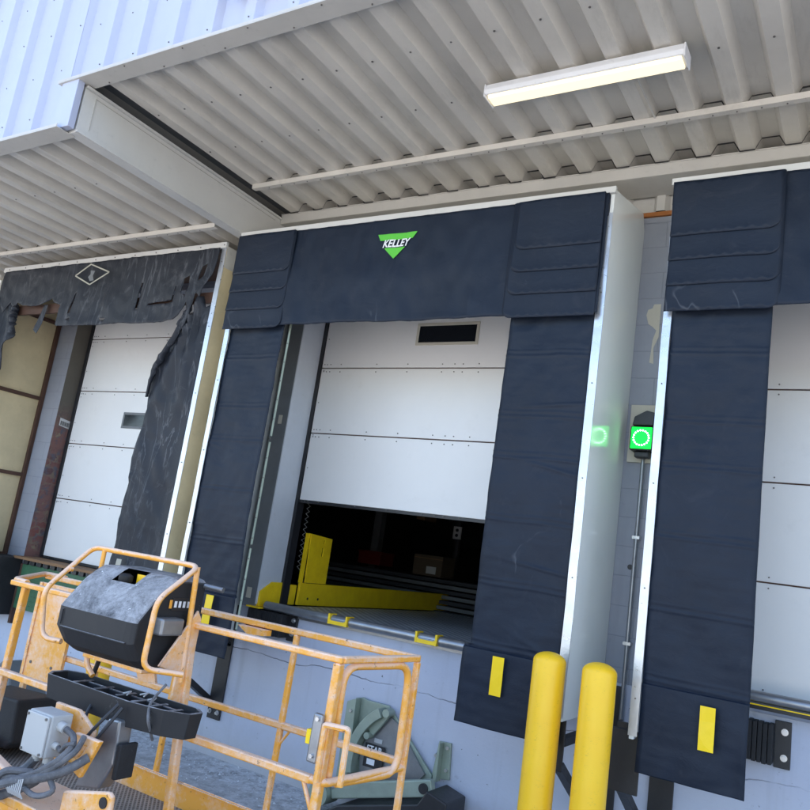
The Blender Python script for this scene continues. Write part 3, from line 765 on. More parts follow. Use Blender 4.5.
hp = [(-8.45, 2.475), (-5.13, 2.475), (-5.135, 2.36), (-5.16, 2.22), (-5.21, 2.12), (-5.25, 2.0), (-5.30, 2.06), (-5.33, 1.90), (-5.36, 1.86), (-5.40, 1.97), (-5.47, 1.83), (-5.52, 1.80),
      (-5.9, 1.79), (-6.3, 1.80), (-6.7, 1.785), (-7.1, 1.79), (-7.27, 1.80), (-7.30, 1.88), (-7.29, 2.03), (-7.40, 2.06), (-7.45, 2.11), (-7.62, 2.05), (-7.78, 2.04), (-7.98, 2.06), (-8.08, 2.10), (-8.12, 2.02),
      (-8.20, 2.10), (-8.28, 1.98), (-8.36, 2.08), (-8.45, 2.02)]
holes = [[(-5.50, 2.20), (-5.43, 2.22), (-5.40, 2.10), (-5.44, 2.02), (-5.49, 2.06)], [(-5.30, 2.30), (-5.24, 2.33), (-5.26, 2.20), (-5.31, 2.16)],
         [(-7.08, 2.14), (-7.05, 2.15), (-7.10, 1.93), (-7.13, 1.92)], [(-6.10, 2.20), (-6.075, 2.20), (-6.10, 1.93), (-6.125, 1.94)], [(-6.62, 1.86), (-6.5, 1.855), (-6.52, 1.835), (-6.60, 1.838)],
         [(-7.15, 1.86), (-7.08, 1.88), (-7.06, 1.85)], [(-5.96, 1.985), (-5.62, 2.0), (-5.60, 2.13), (-5.585, 2.13), (-5.60, 1.98), (-5.66, 1.975), (-5.96, 1.972)]]
def dh(x, z):
    v = (2.475 - z)
    return -.02 + .05 * fn(x * 1.6, z * 2, 1) * v * 1.5 + .03 * fn(x * 5, z * 3, 3) * (.3 + v) + .012 * fn(x * 15, z * 9, 2) - .02 * v
hd2 = sheet(hp, FY - .03, .035, dh, holes, .04).build('head_curtain', 'torn', t, smooth=True, solid=.005); hd2['_o'] = tuple(t['_o'])
def cd(x, z):  # bunched folds near the top, long creases fanning below
    a = math.atan2(x + 5.25, 2.1 - z); r = math.hypot(x + 5.25, 2.1 - z)
    k = max(0, 1 - r / 1.3)
    e_ = max(0, min(1, (-5.14 - x) / .12))
    return e_ * (.03 * fn(x * 2, z * 1.3, 5) + .035 * math.sin(a * 26 + 3 * fn(x * 2, z * 2)) * (k * .8 + .12) + .02 * fn(x * 9 + z * 4, z * 3, 8) - .08 * k) + seam_d(z + .05 * (x + 5.4)) * 3.0
cp = [(-5.14, 1.95), (-5.14, -.95), (-5.98, -.95), (-5.86, -.62), (-5.78, -.45), (-5.73, -.2), (-5.74, .06), (-5.71, .3), (-5.74, .52), (-5.66, .97), (-5.72, 1.20), (-5.66, 1.34), (-5.57, 1.47), (-5.48, 1.62), (-5.44, 1.70), (-5.46, 1.80), (-5.43, 1.88), (-5.36, 1.95), (-5.33, 1.84), (-5.27, 1.86), (-5.26, 2.0), (-5.22, 2.02), (-5.19, 1.92)]
sc2 = sheet(cp, FY - .01, .035, cd, (), .04).build('side_curtain', 'torn', t, smooth=True, solid=.006); sc2['_o'] = tuple(t['_o'])
sheet([(-5.62, -.55), (-5.55, -.55), (-5.54, -.36), (-5.60, -.36)], FY - .07, .05, lambda x, z: 0).build('tape_remnant', 'pale', sc2, solid=.002)
# thick bunched roll along the torn edge
mb = MB(); P = [(-5.33, FY - .06, 1.98), (-5.36, FY - .08, 1.80), (-5.44, FY - .09, 1.62), (-5.56, FY - .09, 1.44), (-5.66, FY - .07, 1.28), (-5.70, FY - .04, 1.08)]
P = arc(P, .1, 4); mb.tube(P, .03, 9, rs=[.010 + .012 * abs(fn(i * .6, 4)) + .018 * math.sin(math.pi * i / len(P)) for i in range(len(P))]); mb;
mb.v = [(v[0] + .012 * fn(v[0] * 16, v[2] * 16, v[1] * 16), v[1] + .015 * fn(v[2] * 25, v[0] * 25, 3), v[2] + .02 * fn(v[1] * 20, v[2] * 12, 7)) for v in mb.v]; mb.build('curtain_fold', 'torn', sc2, smooth=True)
# diamond outline on the old head curtain
mb = MB(); D = [(-6.86, 2.425), (-6.545, 2.32), (-6.81, 2.205), (-7.075, 2.315)]
for i in range(4):
    a = D[i]; b = D[(i + 1) % 4]; mb.bar((a[0], FY - .105, a[1]), (b[0], FY - .105, b[1]), .004, .013)
mb.build('diamond_outline', 'pale', hd2)
sheet([(-6.85, 2.36), (-6.78, 2.35), (-6.80, 2.30), (-6.77, 2.25), (-6.83, 2.245), (-6.87, 2.29), (-6.84, 2.32)], FY - .10, .05, lambda x, z: 0).build('faded_mark', 'jamb_dark', hd2)
lcp = [(-8.45, 2.15), (-8.30, 2.22), (-8.22, 2.10), (-8.15, 2.12), (-8.10, 2.0), (-8.13, 1.85), (-8.05, 1.74), (-8.12, 1.66), (-8.17, 1.50), (-8.12, 1.42), (-8.2, 1.3), (-8.36, 1.14), (-8.42, 1.0), (-8.45, .8)]
sheet(lcp, FY - .03, .035, lambda x, z: .05 * fn(x * 7, z * 3, 2) + .03 * math.sin(x * 30 + z * 6), (), .03).build('side_curtain', 'torn', t, smooth=True, solid=.006)
mb = MB(); P = [(-8.12, FY - .02, 2.08), (-8.10, FY - .05, 1.98), (-8.06, FY - .06, 1.88), (-8.08, FY - .03, 1.76)]; mb.tube(arc(P, .05), .04, 9, rs=[.02 + .025 * abs(math.sin(i * 1.3)) for i in range(len(arc(P, .05)))]); mb.build('curtain_fold', 'torn', t, smooth=True)
sheet([(-7.62, 2.06), (-7.55, 2.05), (-7.59, 1.85), (-7.64, 1.74), (-7.70, 1.78), (-7.66, 1.9)], FY - .02, .04, lambda x, z: .02 * fn(x * 8, z * 4)).build('hanging_strap', 'torn', t, solid=.003)
# next bay further left: only an edge of its black cloth and trim shows
t = thing('dock_shelter', 'black cloth of the next shelter at the far left edge', 'dock shelter', (-9.6, FY, -.94), 'fabric dock shelters framing the doors')
MB().box(-11.9, -8.56, FY - .04, FY - .01, 2.40, 2.46).build('top_trim', 'beam', t, bevel=.003)
sheet([(-11.8, 2.4), (-8.62, 2.4), (-8.66, 2.1), (-8.70, 1.6), (-8.64, 1.2), (-8.74, .5), (-8.80, -.9), (-9.2, -.9), (-9.2, 1.7), (-11.8, 1.7)], FY, .06, lambda x, z: .04 * fn(x * 5, z * 4), (), .05).build('side_curtain', 'torn', t, smooth=True, solid=.006)
MB().box(-8.60, -8.57, FY - .01, WY - .004, -.95, 2.44).build('side_panel', 'frp', t)

# barcode sticker on the brick reveal
t = thing('barcode_sticker', 'white barcode sticker on the raw brick beside the left door', 'sticker', (-8.05, DY - .1, .9))
mb = MB(); mb.add([(-8.112, 5.50, .915), (-8.112, 5.64, .895), (-8.112, 5.64, .985), (-8.112, 5.50, 1.005)], [(0, 1, 2, 3)]); mb.build('paper', 'paper', t, solid=.002)
mb = MB()
for i in range(12):
    y = 5.515 + i * .0098; w = .004 if i % 3 else .0065; mb.box(-8.1105, -8.1095, y, y + w, .925 - (y - 5.5) * .12, .975 - (y - 5.5) * .12)
mb.build('print', 'black', t)

# ------------------------------------------------------------------ stop light, conduit
t = thing('stop_light', 'glowing green LED dock signal on the wall between two shelters', 'signal light', (-1.43, 5.3, 1.03))
MB().box(-1.54, -1.34, 5.42, WY - .003, .88, 1.29).build('back_plate', 'beige', t)
MB().box(-1.50, -1.34, 5.30, 5.42, .945, 1.115).build('housing', 'black', t, bevel=.012)
MB().box(-1.49, -1.35, 5.292, 5.302, .955, 1.105).build('lens', 'led', t, bevel=.02)
mb = MB()
for k in range(18):
    a = 2 * math.pi * k / 18; c = (-1.42 + .052 * math.cos(a), 5.289, 1.03 + .052 * math.sin(a)); mb.lathe((0, 0, 0), [(0, 0)], 3) if False else mb.cyl(c, (c[0], 5.292, c[2]), .0055, 8)
mb.each('led_dot', 'ledw', t)
mb = MB(); mb.prism([(-1.49, 1.12), (-1.35, 1.12), (-1.34, 1.21), (-1.40, 1.225), (-1.48, 1.18)], 'y', 5.30, 5.42); mb.build('hood', 'black', t, bevel=.006)
MB().box(-1.47, -1.37, 5.33, 5.40, .90, .944).each('cable_gland', 'black', t, bevel=.01)
t = thing('conduit', 'thin grey conduit running down the wall below the green signal', 'pipe', (-1.43, 5.4, -.7))
MB().tube([(-1.425, 5.41, .90), (-1.425, 5.41, -1.0)], .013, 10).build('pipe', 'steel', t, smooth=True)
mb = MB()
for z in (.35, -.35): mb.box(-1.45, -1.40, 5.392, WY - .002, z, z + .02)
mb.each('pipe_clip', 'bolt', t)

# ------------------------------------------------------------------ bollards
def bollard(x, y, ztop, label):
    t = thing('bollard', label, 'bollard', (x, y, -G), 'yellow bollards in front of the docks')
    h = ztop + G; R = .093
    pf = [(R, 0), (R, h - .055)] + [(R * math.cos(a), h - .055 + .055 * math.sin(a)) for a in [math.pi / 2 * k / 7 for k in range(1, 7)]] + [(.006, h)]
    MB().lathe((x, y, -G), pf, 40).build('sleeve', 'yellow', t, smooth=True)
    MB().lathe((x, y, -G), [(R + .02, 0), (R + .02, .006), (R + .003, .012)], 32).build('base_ring', 'floor_in', t)
    return t
bollard(-1.597, 4.45, -.400, 'yellow bollard left of the pair, in front of the curtain edge')
bollard(-1.292, 4.40, -.400, 'yellow bollard right of the pair, before the black steel plate')
bollard(-5.32, 4.45, -.435, 'yellow bollard mostly hidden behind the orange lift basket')

# ------------------------------------------------------------------ bumpers
def bumper(x0, x1, fl, label, z0=-.86, z1=-.62):
    t = thing('dock_bumper', label, 'bumper', ((x0 + x1) / 2, 5.35, z0), 'black dock bumpers under the doors')
    mb = MB(); n = 17
    for i in range(n):
        a = x0 + (x1 - x0) * i / n; b = x0 + (x1 - x0) * (i + 1) / n; q = .006 * fn(i * 2.3, x0)
        mb.box(a + .0015, b - .0015, 5.33 + q, 5.438, z0 + .01 + q, z1 - .01 + q)
    mb.build('rubber_block', 'rubber', t, bevel=.004)
    for s in ((1, -1) if fl == 2 else (fl,)):
        xa, xb = (x1, x1 + .09) if s == 1 else (x0 - .09, x0)
        f = MB().box(xa + .001, xb, 5.425, WY - .003, z0 - .01, z1 + .01).build('flange', 'black', t, bevel=.003); f['_o'] = tuple(t['_o'])
        mb = MB()
        for z in (z0 + .05, z1 - .05):
            mb.cyl(((xa + xb) / 2 + .01, 5.405, z), ((xa + xb) / 2 + .01, 5.425, z), .014, 6); mb.cyl(((xa + xb) / 2 + .01, 5.42, z), ((xa + xb) / 2 + .01, 5.426, z), .02, 12)
        mb.each('bolt', 'bolt', f)
    return t
bumper(-4.66, -4.27, 1, 'ribbed black rubber bumper under the left end of the middle dock lip', -.81, -.60)
bumper(-2.25, -1.86, -1, 'black rubber bumper behind the right curtain of the middle dock', -.81, -.60)
bumper(-1.0, -.52, 1, 'ribbed black rubber bumper with two bright bolts under the right dock', -.875, -.63)
# worn timber-and-rubber bumper of the left dock
t = thing('dock_bumper', 'torn black rubber bumper at the far left dock corner', 'bumper', (-8.2, 5.3, -1.2), 'black dock bumpers under the doors')
mb = MB()
for i in range(6):
    a = -8.72 + i * .105; mb.box(a, a + .10, 5.16 + .03 * fn(i, 2), 5.44, -1.22 + .03 * fn(i, 7), -.60 + .04 * fn(i, 4))
mb.build('rubber_block', 'rubber', t, bevel=.012)
sheet([(-8.75, -.28), (-8.48, -.24), (-8.28, -.42), (-8.14, -.55), (-8.12, -.70), (-8.5, -.72), (-8.75, -.68)], 5.12, .05, lambda x, z: .06 * fn(x * 6, z * 6), (), .04).build('torn_flap', 'torn', t, smooth=True, solid=.008)
MB().box(-8.06, -8.02, 5.40, WY - .003, -1.30, -.66).build('flange', 'brown', t)

# ------------------------------------------------------------------ middle dock leveller
t = thing('dock_leveler', 'steel diamond plate dock leveler with yellow clips in middle bay', 'dock leveler', (-3.2, 5.5, -.6))
MB().box(-4.50, -1.93, 5.40, 8.9, -.598, -.565).build('deck_plate', 'plate', t)
MB().add([(-4.50, 5.40, -.563), (-1.93, 5.40, -.563), (-1.93, 5.62, -.556), (-4.50, 5.62, -.556)], [(0, 1, 2, 3)]).build('lip_plate', 'plate', t)
ar = MB(); ar.tube([(-4.50, 5.375, -.567), (-1.93, 5.375, -.567)], .037, 18); ar.build('lip_nosing', 'steel', t, smooth=True)
for xx in (-3.80, -2.98, -2.15):
    k = MB(); k.box(xx, xx + .19, 5.325, 5.335, -.602, -.566); k.box(xx, xx + .19, 5.335, 5.40, -.602, -.597); k.box(xx, xx + .018, 5.322, 5.42, -.603, -.522); k.box(xx + .172, xx + .19, 5.322, 5.42, -.603, -.522)
    k = k.build('lip_keeper', 'yellow_paint', t, bevel=.003); k['_o'] = tuple(t['_o'])
    MB().cyl((xx + .03, 5.332, -.57), (xx + .16, 5.332, -.57), .008, 8).build('pin', 'steel', k)
MB().box(-4.62, -1.90, 5.43, WY - .002, -.63, -.602).build('sill_angle', 'steel', t)
g_ = thing('side_guard', 'yellow steel guard with slotted upright along the left of the leveler', 'guard rail', (-4.55, 6.5, -.57))
MB().prism([(5.36, -.585), (5.36, -.46), (5.50, -.375), (5.72, -.372), (5.72, -.565), (5.44, -.565), (5.44, -.585)], 'x', -4.615, -4.575).build('front_shoe', 'yellow_paint', g_, bevel=.004)
MB().box(-4.66, -4.52, 5.30, 5.44, -.600, -.586).build('foot_plate', 'yellow_paint', g_, bevel=.002)
MB().box(-4.60, -4.568, 5.735, 5.84, -.563, -.385).build('spacer_block', 'yellow_paint', g_, bevel=.006)
MB().box(-4.575, -4.548, 5.86, 8.85, -.562, -.36).build('kerb_bar', 'yellow_paint', g_, bevel=.004)
# upright: folded plate with two slots facing the dock
mb = sheet([(5.92, -.355), (6.24, -.355), (6.24, .075), (5.90, .095)], 0, .1, lambda x, z: 0, ([(6.10, -.10), (6.125, -.10), (6.125, -.02), (6.10, -.02)], [(6.11, .015), (6.13, .015), (6.13, .055), (6.11, .055)]), .2)
mb.v = [(-4.55, v[0], v[2]) for v in mb.v]
u = mb.build('upright', 'yellow_paint', g_, solid=.012)
MB().box(-4.60, -4.558, 5.885, 5.90, -.36, .095).build('upright_flange', 'yellow_paint', g_)
mb = MB()
for y in (6.0, 6.16): mb.cyl((-4.549, y, -.50), (-4.545, y, -.50), .012, 10)
mb.each('bolt_hole', 'black', g_)
MB().box(-4.57, -4.545, 9.0, 10.0, -.56, -.42).build('kerb_bar', 'yellow_paint', g_)
# right leveller lip, left pit
t = thing('dock_leveler', 'rolled steel leveler lip below the closed right door', 'dock leveler', (0, 5.4, -.5))
MB().tube([(-.87, 5.38, -.505), (1.78, 5.38, -.505)], .034, 16).build('lip_nosing', 'steel', t, smooth=True)
MB().box(-.87, 1.78, 5.36, WY - .003, -.575, -.545).build('lip_plate', 'black', t)
MB().box(-.86, 1.78, 5.352, 5.357, -.552, -.545).build('yellow_line', 'tape', t)
t = thing('dock_pit_lip', 'folded green steel leveler lip hanging below the left door', 'dock leveler', (-7, 5.4, -1))
MB().box(-8.01, -5.55, 5.39, 5.42, -1.13, -.655).build('lip_plate', 'green', t, bevel=.004)
mb = MB(); x = -7.98
while x < -5.6: mb.box(x, x + .07, 5.37, 5.40, -.66, -.615); x += .12
mb.each('hinge_lug', 'black', t, bevel=.003)
mb = MB(); z = -1.08
while z < -.7:
    x = -7.95
    while x < -5.6: mb.box(x, x + .035, 5.386, 5.3895, z, z + .006); x += .06
    z += .05
mb.build('tread_pattern', 'green', t)['kind'] = 'stuff'
MB().box(-8.12, -5.5, 5.33, 5.62, -.612, -.585).build('sill', 'wood', t)

# ------------------------------------------------------------------ shelter support brackets
def bracket(xc, label, mirror=1):
    t = thing('support_bracket', label, 'bracket', (xc, 5.1, -1.4), 'black steel brackets under the shelter sides')
    MB().box(xc - .03, xc + .03, 4.76, 4.775, -1.09, -.73).build('front_leg', 'black', t, bevel=.003)
    MB().box(xc - .03, xc - .018, 4.776, 4.83, -1.09, -.73).build('front_web', 'black', t)
    MB().bar((xc, 4.80, -.93), (xc, 5.43, -.93), .05, .05).build('top_arm', 'black', t, bevel=.003)
    MB().bar((xc, 4.79, -1.06), (xc, 5.43, -1.45), .055, .05).build('diagonal_brace', 'black', t, bevel=.003)
    x2 = xc + .02
    w = MB().box(x2, x2 + .15, 5.43, WY - .003, -1.60, -.62).build('wall_plate', 'black', t, bevel=.003); w['_o'] = tuple(t['_o'])
    mb = MB()
    for z in (-.96, -1.54, -1.0 + .04):
        for xx in (x2 + .03, x2 + .12): mb.cyl((xx, 5.405, z), (xx, 5.43, z), .013, 6); mb.cyl((xx, 5.424, z), (xx, 5.431, z), .02, 12)
    mb.each('bolt', 'bolt', w)
    return t
bracket(-5.02, 'black steel bracket behind the orange basket, left of the middle dock')
bracket(-1.60, 'black steel bracket between the two yellow bollards')
bb = bracket(-1.24, 'black steel bracket with wide front plate, right of the bollards')
MB().box(-1.295, -1.125, 4.745, 4.757, -1.10, -.765).build('front_plate', 'black', bb, bevel=.003)

# ------------------------------------------------------------------ vehicle restraint
t = thing('vehicle_restraint', 'zinc plated truck restraint with black label on the wall base', 'truck restraint', (-3.1, 5.3, -G))
pl = [(-3.50, -1.16), (-3.47, -1.115), (-3.41, -1.10), (-3.36, -1.11), (-3.17, -1.11), (-3.02, -1.24), (-2.73, -1.50), (-2.73, -1.62), (-3.50, -1.78)]
MB().prism(pl, 'y', 5.405, 5.43).build('back_plate', 'zinc', t, bevel=.004)
def circ(cx, cz, R, a0, a1, n=12): return [(cx + R * math.cos(math.radians(a0 + (a1 - a0) * k / n)), cz + R * math.sin(math.radians(a0 + (a1 - a0) * k / n))) for k in range(n + 1)]
o_ = circ(-2.93, -1.55, .50, 122, 190); i_ = circ(-2.93, -1.55, .43, 190, 122)
MB().prism(o_ + i_, 'y', 5.30, 5.40).build('curved_guide', 'zinc', t, bevel=.004)
MB().prism([(-3.50, -1.14), (-3.42, -1.105), (-3.40, -1.72), (-3.50, -1.75)], 'y', 5.33, 5.402).build('side_channel', 'zinc', t, bevel=.004)
hk = circ(-2.93, -1.55, .42, 118, 176) + [(-3.33, -1.62), (-2.86, -1.60), (-2.78, -1.50), (-3.05, -1.22)]
MB().prism(hk, 'y', 5.385, 5.404).build('inner_plate', 'steel', t)
MB().bar((-3.26, 5.36, -1.32), (-3.14, 5.36, -1.16), .03, .06).build('link_arm', 'zinc', t, bevel=.006)
mb = MB(); mb.cyl((-3.13, 5.31, -1.15), (-3.13, 5.40, -1.15), .03); mb.cyl((-3.27, 5.31, -1.34), (-3.27, 5.40, -1.34), .025); mb.each('pivot', 'zinc', t, smooth=True)
lb = MB().box(-3.30, -3.13, 5.366, 5.372, -1.565, -1.40).build('rating_label', 'black', t); lb['_o'] = tuple(t['_o'])
MB().box(-3.285, -3.145, 5.3645, 5.3655, -1.478, -1.468).build('label_line', 'ink', lb)
text_mesh('label_lettering', 'STAR', .062, (-3.215, 5.364, -1.435), 'ink', lb, bold=.001, xs=.95)
MB().box(-3.27, -3.20, 5.3645, 5.3655, -1.545, -1.505).build('label_print', 'ink', lb)
MB().box(-3.235, -3.165, 5.378, 5.3835, -1.385, -1.355).build('white_sticker', 'paper', t)
mb = MB(); mb.bar((-3.42, 5.20, -1.745), (-2.60, 5.20, -1.515), .06, .11); mb.build('hook_arm', 'zinc', t, bevel=.008)
mb = MB(); mb.cyl((-3.50, 5.12, -1.78), (-3.50, 5.30, -1.78), .085, 24); mb.build('roller', 'zinc', t, smooth=True)
MB().cyl((-3.50, 5.115, -1.78), (-3.50, 5.13, -1.78), .032, 18).build('roller_bore', 'black', t)
mb = MB(); mb.cyl((-2.66, 5.155, -1.53), (-2.66, 5.172, -1.53), .035, 18); mb.build('hook_pin', 'black', t, smooth=True)
MB().cyl((-3.42, 5.2, -1.72), (-3.15, 5.24, -1.66), .035, 16).build('cross_shaft', 'steel', t, smooth=True)
MB().prism([(-3.45, -1.895), (-2.50, -1.895), (-2.44, -1.80), (-2.44, -1.56), (-2.60, -1.52), (-2.66, -1.62), (-3.3, -1.80)], 'y', 5.10, 5.40).build('base_housing', 'black', t, bevel=.01)
bk = MB().prism([(-2.745, -1.52), (-2.715, -1.26), (-2.62, -1.255), (-2.60, -1.50)], 'y', 5.425, WY - .003).build('wall_bracket', 'zinc', t, bevel=.003); bk['_o'] = tuple(t['_o'])
MB().prism([(-2.70, -1.52), (-2.685, -1.26), (-2.675, -1.26), (-2.67, -1.52)], 'y', 5.36, 5.424).build('gusset', 'zinc', bk)
mb = MB()
for xx, z in ((-2.64, -1.29), (-2.63, -1.44), (-2.725, -1.36)): mb.cyl((xx, 5.41, z), (xx, 5.425, z), .014, 6)
mb.each('bolt', 'bolt', bk)
mb = MB()
for xx, z in ((-3.45, -1.2), (-3.46, -1.35), (-3.44, -1.5), (-2.95, -1.40), (-2.84, -1.52), (-3.0, -1.7)): mb.cyl((xx, 5.315 if xx < -3.3 else 5.39, z), (xx, 5.34 if xx < -3.3 else 5.41, z), .014, 6)
mb.each('bolt', 'bolt', t)

# ------------------------------------------------------------------ boom lift basket
L = thing('boom_lift_basket', 'worn orange boom lift basket with black control console in the foreground', 'lift', (-3.2, 3.2, -G))
YF, YB = 2.94, 3.50; ZT, ZM, ZF = -.475, -.975, -1.52
def rail(name, pts, r=.018, rad=.05, seg=10, mat='orange'):
    m = MB(); m.tube(arc(pts, rad), r, seg); return m.build(name, mat, L, smooth=True)
def sq(name, a, b, w=.042, h=.042, mat='orange', up=(0, 0, 1)):
    m = MB(); n = 1; m.bar(a, b, w, h, up); return m.build(name, mat, L, bevel=.007)
sq('top_rail', (-4.42, YF, ZT), (-1.975, YF, ZT + .005), .042, .030)
rail('top_rail', [(-4.30, YF + .01, ZT + .012), (-4.44, YF + .02, ZT + .012), (-4.93, YB, ZT + .012), (-4.70, YB, ZT + .012)], .018, .09)
sq('top_rail', (-4.90, YB, ZT), (-1.915, YB, ZT + .005), .035, .035)
sq('top_rail', (-1.985, YF, ZT + .006), (-1.925, YB, ZT + .006), .036, .03)
sq('middle_rail', (-4.60, YF, ZM), (-2.05, YF, ZM), .036, .036)
rail('middle_rail', [(-2.06, YF, ZM), (-1.985, YF, ZM), (-1.93, YB, ZM)], .018, .06)
sq('middle_rail', (-4.92, YB, ZM + .02), (-1.92, YB, ZM + .02), .032, .036)
for nm, x, y, x2 in (('post', -2.0, YF, -2.02), ('post', -2.90, YF, -2.82), ('post', -4.33, YF + .03, -4.36), ('post', -1.925, YB, -1.93), ('post', -2.68, YB, -2.70), ('post', -3.50, YB - .01, -3.52), ('post', -4.20, YB, -4.22)):
    sq(nm, (x, y, ZT - .01), (x2, y, ZF), .038 if y < 3.2 else .030, .042 if y < 3.2 else .030)
# gate: bent tube frame in the right end
rail('gate_frame', [(-2.01, YF + .06, -.97), (-2.0, YF + .05, -.50), (-1.93, YB - .06, -.50), (-1.925, YB - .06, -.99), (-1.99, YF + .10, -.99)], .0185, .09)
rail('gate_handle', [(-2.005, YF - .03, -.97), (-2.005, YF - .03, -.74), (-1.89, YF - .02, -.735), (-1.89, YF - .02, -.96)], .014, .01, 8)
MB().bar((-2.035, YF - .035, -.70), (-2.04, YF - .035, -.90), .05, .025, (0, 1, 0)).build('latch_plate', 'steel', L, bevel=.008)
mb = MB(); mb.cyl((-2.03, YF - .06, -.72), (-2.03, YF - .04, -.72), .009); mb.cyl((-2.035, YF - .06, -.87), (-2.035, YF - .04, -.87), .009); mb.each('bolt', 'bolt', L)
MB().box(-2.095, -2.06, YF - .03, YF + .01, -.835, -.775).build('clip', 'tape', L, bevel=.003)
rail('brace', [(-2.10, YF, ZM), (-2.03, YF, ZM - .12)], .010, .01, 8)
rail('brace', [(-2.63, YB, ZM), (-2.70, YB, ZM - .10)], .008, .01, 8)
MB().prism([(-3.06, ZT - .02), (-2.86, ZT - .02), (-2.86, ZT - .05), (-2.98, ZT - .06)], 'y', YB - .06, YB + .0).build('gusset', 'orange', L)
# floor and toe boards
MB().box(-4.86, -1.95, YF + .01, YB - .03, ZF - .03, ZF).build('floor', 'mesh', L)
tb = MB(); tb.box(-4.92, -1.93, YB - .026, YB - .018, ZF - .04, ZF + .13); tb.box(-4.92, -1.93, YB - .04, YB - .026, ZF + .118, ZF + .126); tb.build('toe_board', 'orange', L, bevel=.002)
tb = MB(); tb.box(-3.4, -2.0, YF - .01, YF - .002, ZF - .04, ZF + .05); tb.build('toe_board', 'orange', L, bevel=.002)
tb = MB(); tb.bar((-4.42, YF, ZF + .05), (-4.91, YB - .03, ZF + .05), .008, .16); tb.build('toe_board', 'orange', L)
MB().bar((-1.985, YF, ZF + .05), (-1.93, YB, ZF + .05), .008, .16).build('toe_board', 'orange', L)
# back panel and dark toolbox under it
bp = MB().box(-4.90, -4.49, YB - .035, YB - .02, -1.13, -.515).build('back_panel', 'orange', L, bevel=.004); bp['_o'] = tuple(L['_o'])
mb = MB(); mb.box(-4.90, -4.872, YB - .045, YB - .036, -1.13, -.515); mb.box(-4.518, -4.49, YB - .045, YB - .036, -1.13, -.515); mb.each('panel_fold', 'orange', bp, bevel=.003)
mb = MB(); mb.cyl((-4.82, YB - .04, -1.03), (-4.82, YB - .034, -1.03), .010, 10); mb.cyl((-4.60, YB - .04, -1.03), (-4.60, YB - .034, -1.03), .010, 10); mb.each('bolt', 'screw', bp)
mb = MB(); mb.box(-4.88, -4.84, YB - .04, YB - .01, ZF, -1.13); mb.box(-4.56, -4.52, YB - .04, YB - .01, ZF, -1.13); mb.each('panel_leg', 'orange', L, bevel=.003)
MB().prism([(-4.93, -1.20), (-4.42, -1.17), (-4.40, -1.42), (-4.46, -1.46), (-4.90, -1.49), (-4.96, -1.44)], 'y', YB - .35, YB - .06).build('storage_box', 'rubber', L, bevel=.015)
# console cover with a real opening in its sloping top
prof = [(2.60, -.575), (2.60, -.475), (2.615, -.452), (2.70, -.345), (2.725, -.318), (2.79, -.268), (2.815, -.255), (3.02, -.252), (3.03, -.66), (2.98, -.69), (2.72, -.69), (2.66, -.655)]
def lerp_prof(x0, x1, shrink=0.0): return x0, x1
xs = [-3.505, -3.48, -3.44, -3.30, -3.28, -3.13, -3.12, -2.99, -2.955, -2.93]
mb = MB(); n = len(prof); cy, cz = 2.82, -.48; V = []
sc = [.93, .975, 1, 1, 1, 1, 1, 1, .975, .93]
for i, x in enumerate(xs):
    for p in prof: V.append((x, cy + (p[0] - cy) * sc[i], cz + (p[1] - cz) * sc[i]))
F = []
for i in range(len(xs) - 1):
    for k in range(n):
        if k in (4, 5) and i in (3, 4): continue           # opening
        F.append((i * n + k, (i + 1) * n + k, (i + 1) * n + (k + 1) % n, i * n + (k + 1) % n))
F += [tuple(range(n)), tuple((len(xs) - 1) * n + k for k in reversed(range(n)))]
mb.add(V, F)
cc = mb.build('control_console', 'cover', L, bevel=.008, smooth=False); cc['_o'] = tuple(L['_o'])
mb = MB(); mb.box(-3.455, -3.45, 2.592, 2.60, -.56, -.485); mb.box(-3.45, -2.97, 2.594, 2.602, -.574, -.566); mb.build('raised_rib', 'cover', cc, bevel=.003)
mb = MB(); mb.box(-3.31, -3.12, 2.74, 2.98, -.375, -.370); mb.build('yellow_infill', 'yellow_paint', cc)  # added yellow plate, stands in for the bollard seen through the opening
mb = MB(); mb.cyl((-3.26, 2.775, -.37), (-3.26, 2.775, -.32), .014); mb.lathe((-3.26, 2.775, -.335), [(.02, 0), (.036, .02), (.036, .045), (.02, .055)], 16); mb.build('joystick', 'rubber', cc, smooth=True)
mb = MB(); mb.box(-3.22, -3.14, 2.81, 2.83, -.37, -.275); mb.build('yellow_upright', 'yellow', cc)  # added upright of the same yellow, behind the opening
mb = MB(); mb.box(-2.9285, -2.925, 2.80, 2.93, -.41, -.35); mb.build('decal', 'black', cc)
text_mesh('x', '', .01, (0, 0, 0), 'ink', cc) if False else None
mb = MB()
for k in range(4): mb.box(-2.9245, -2.9235, 2.812 + k * .028, 2.828 + k * .028, -.395, -.365)
mb.each('decal_print', 'ink', cc); MB().box(-2.9245, -2.9235, 2.78, 2.797, -.40, -.36).build('decal_mark', 'orange', cc)
MB().box(-2.93, -2.86, 2.70, 2.84, -.52, -.44).build('side_latch', 'steel', cc, bevel=.01)
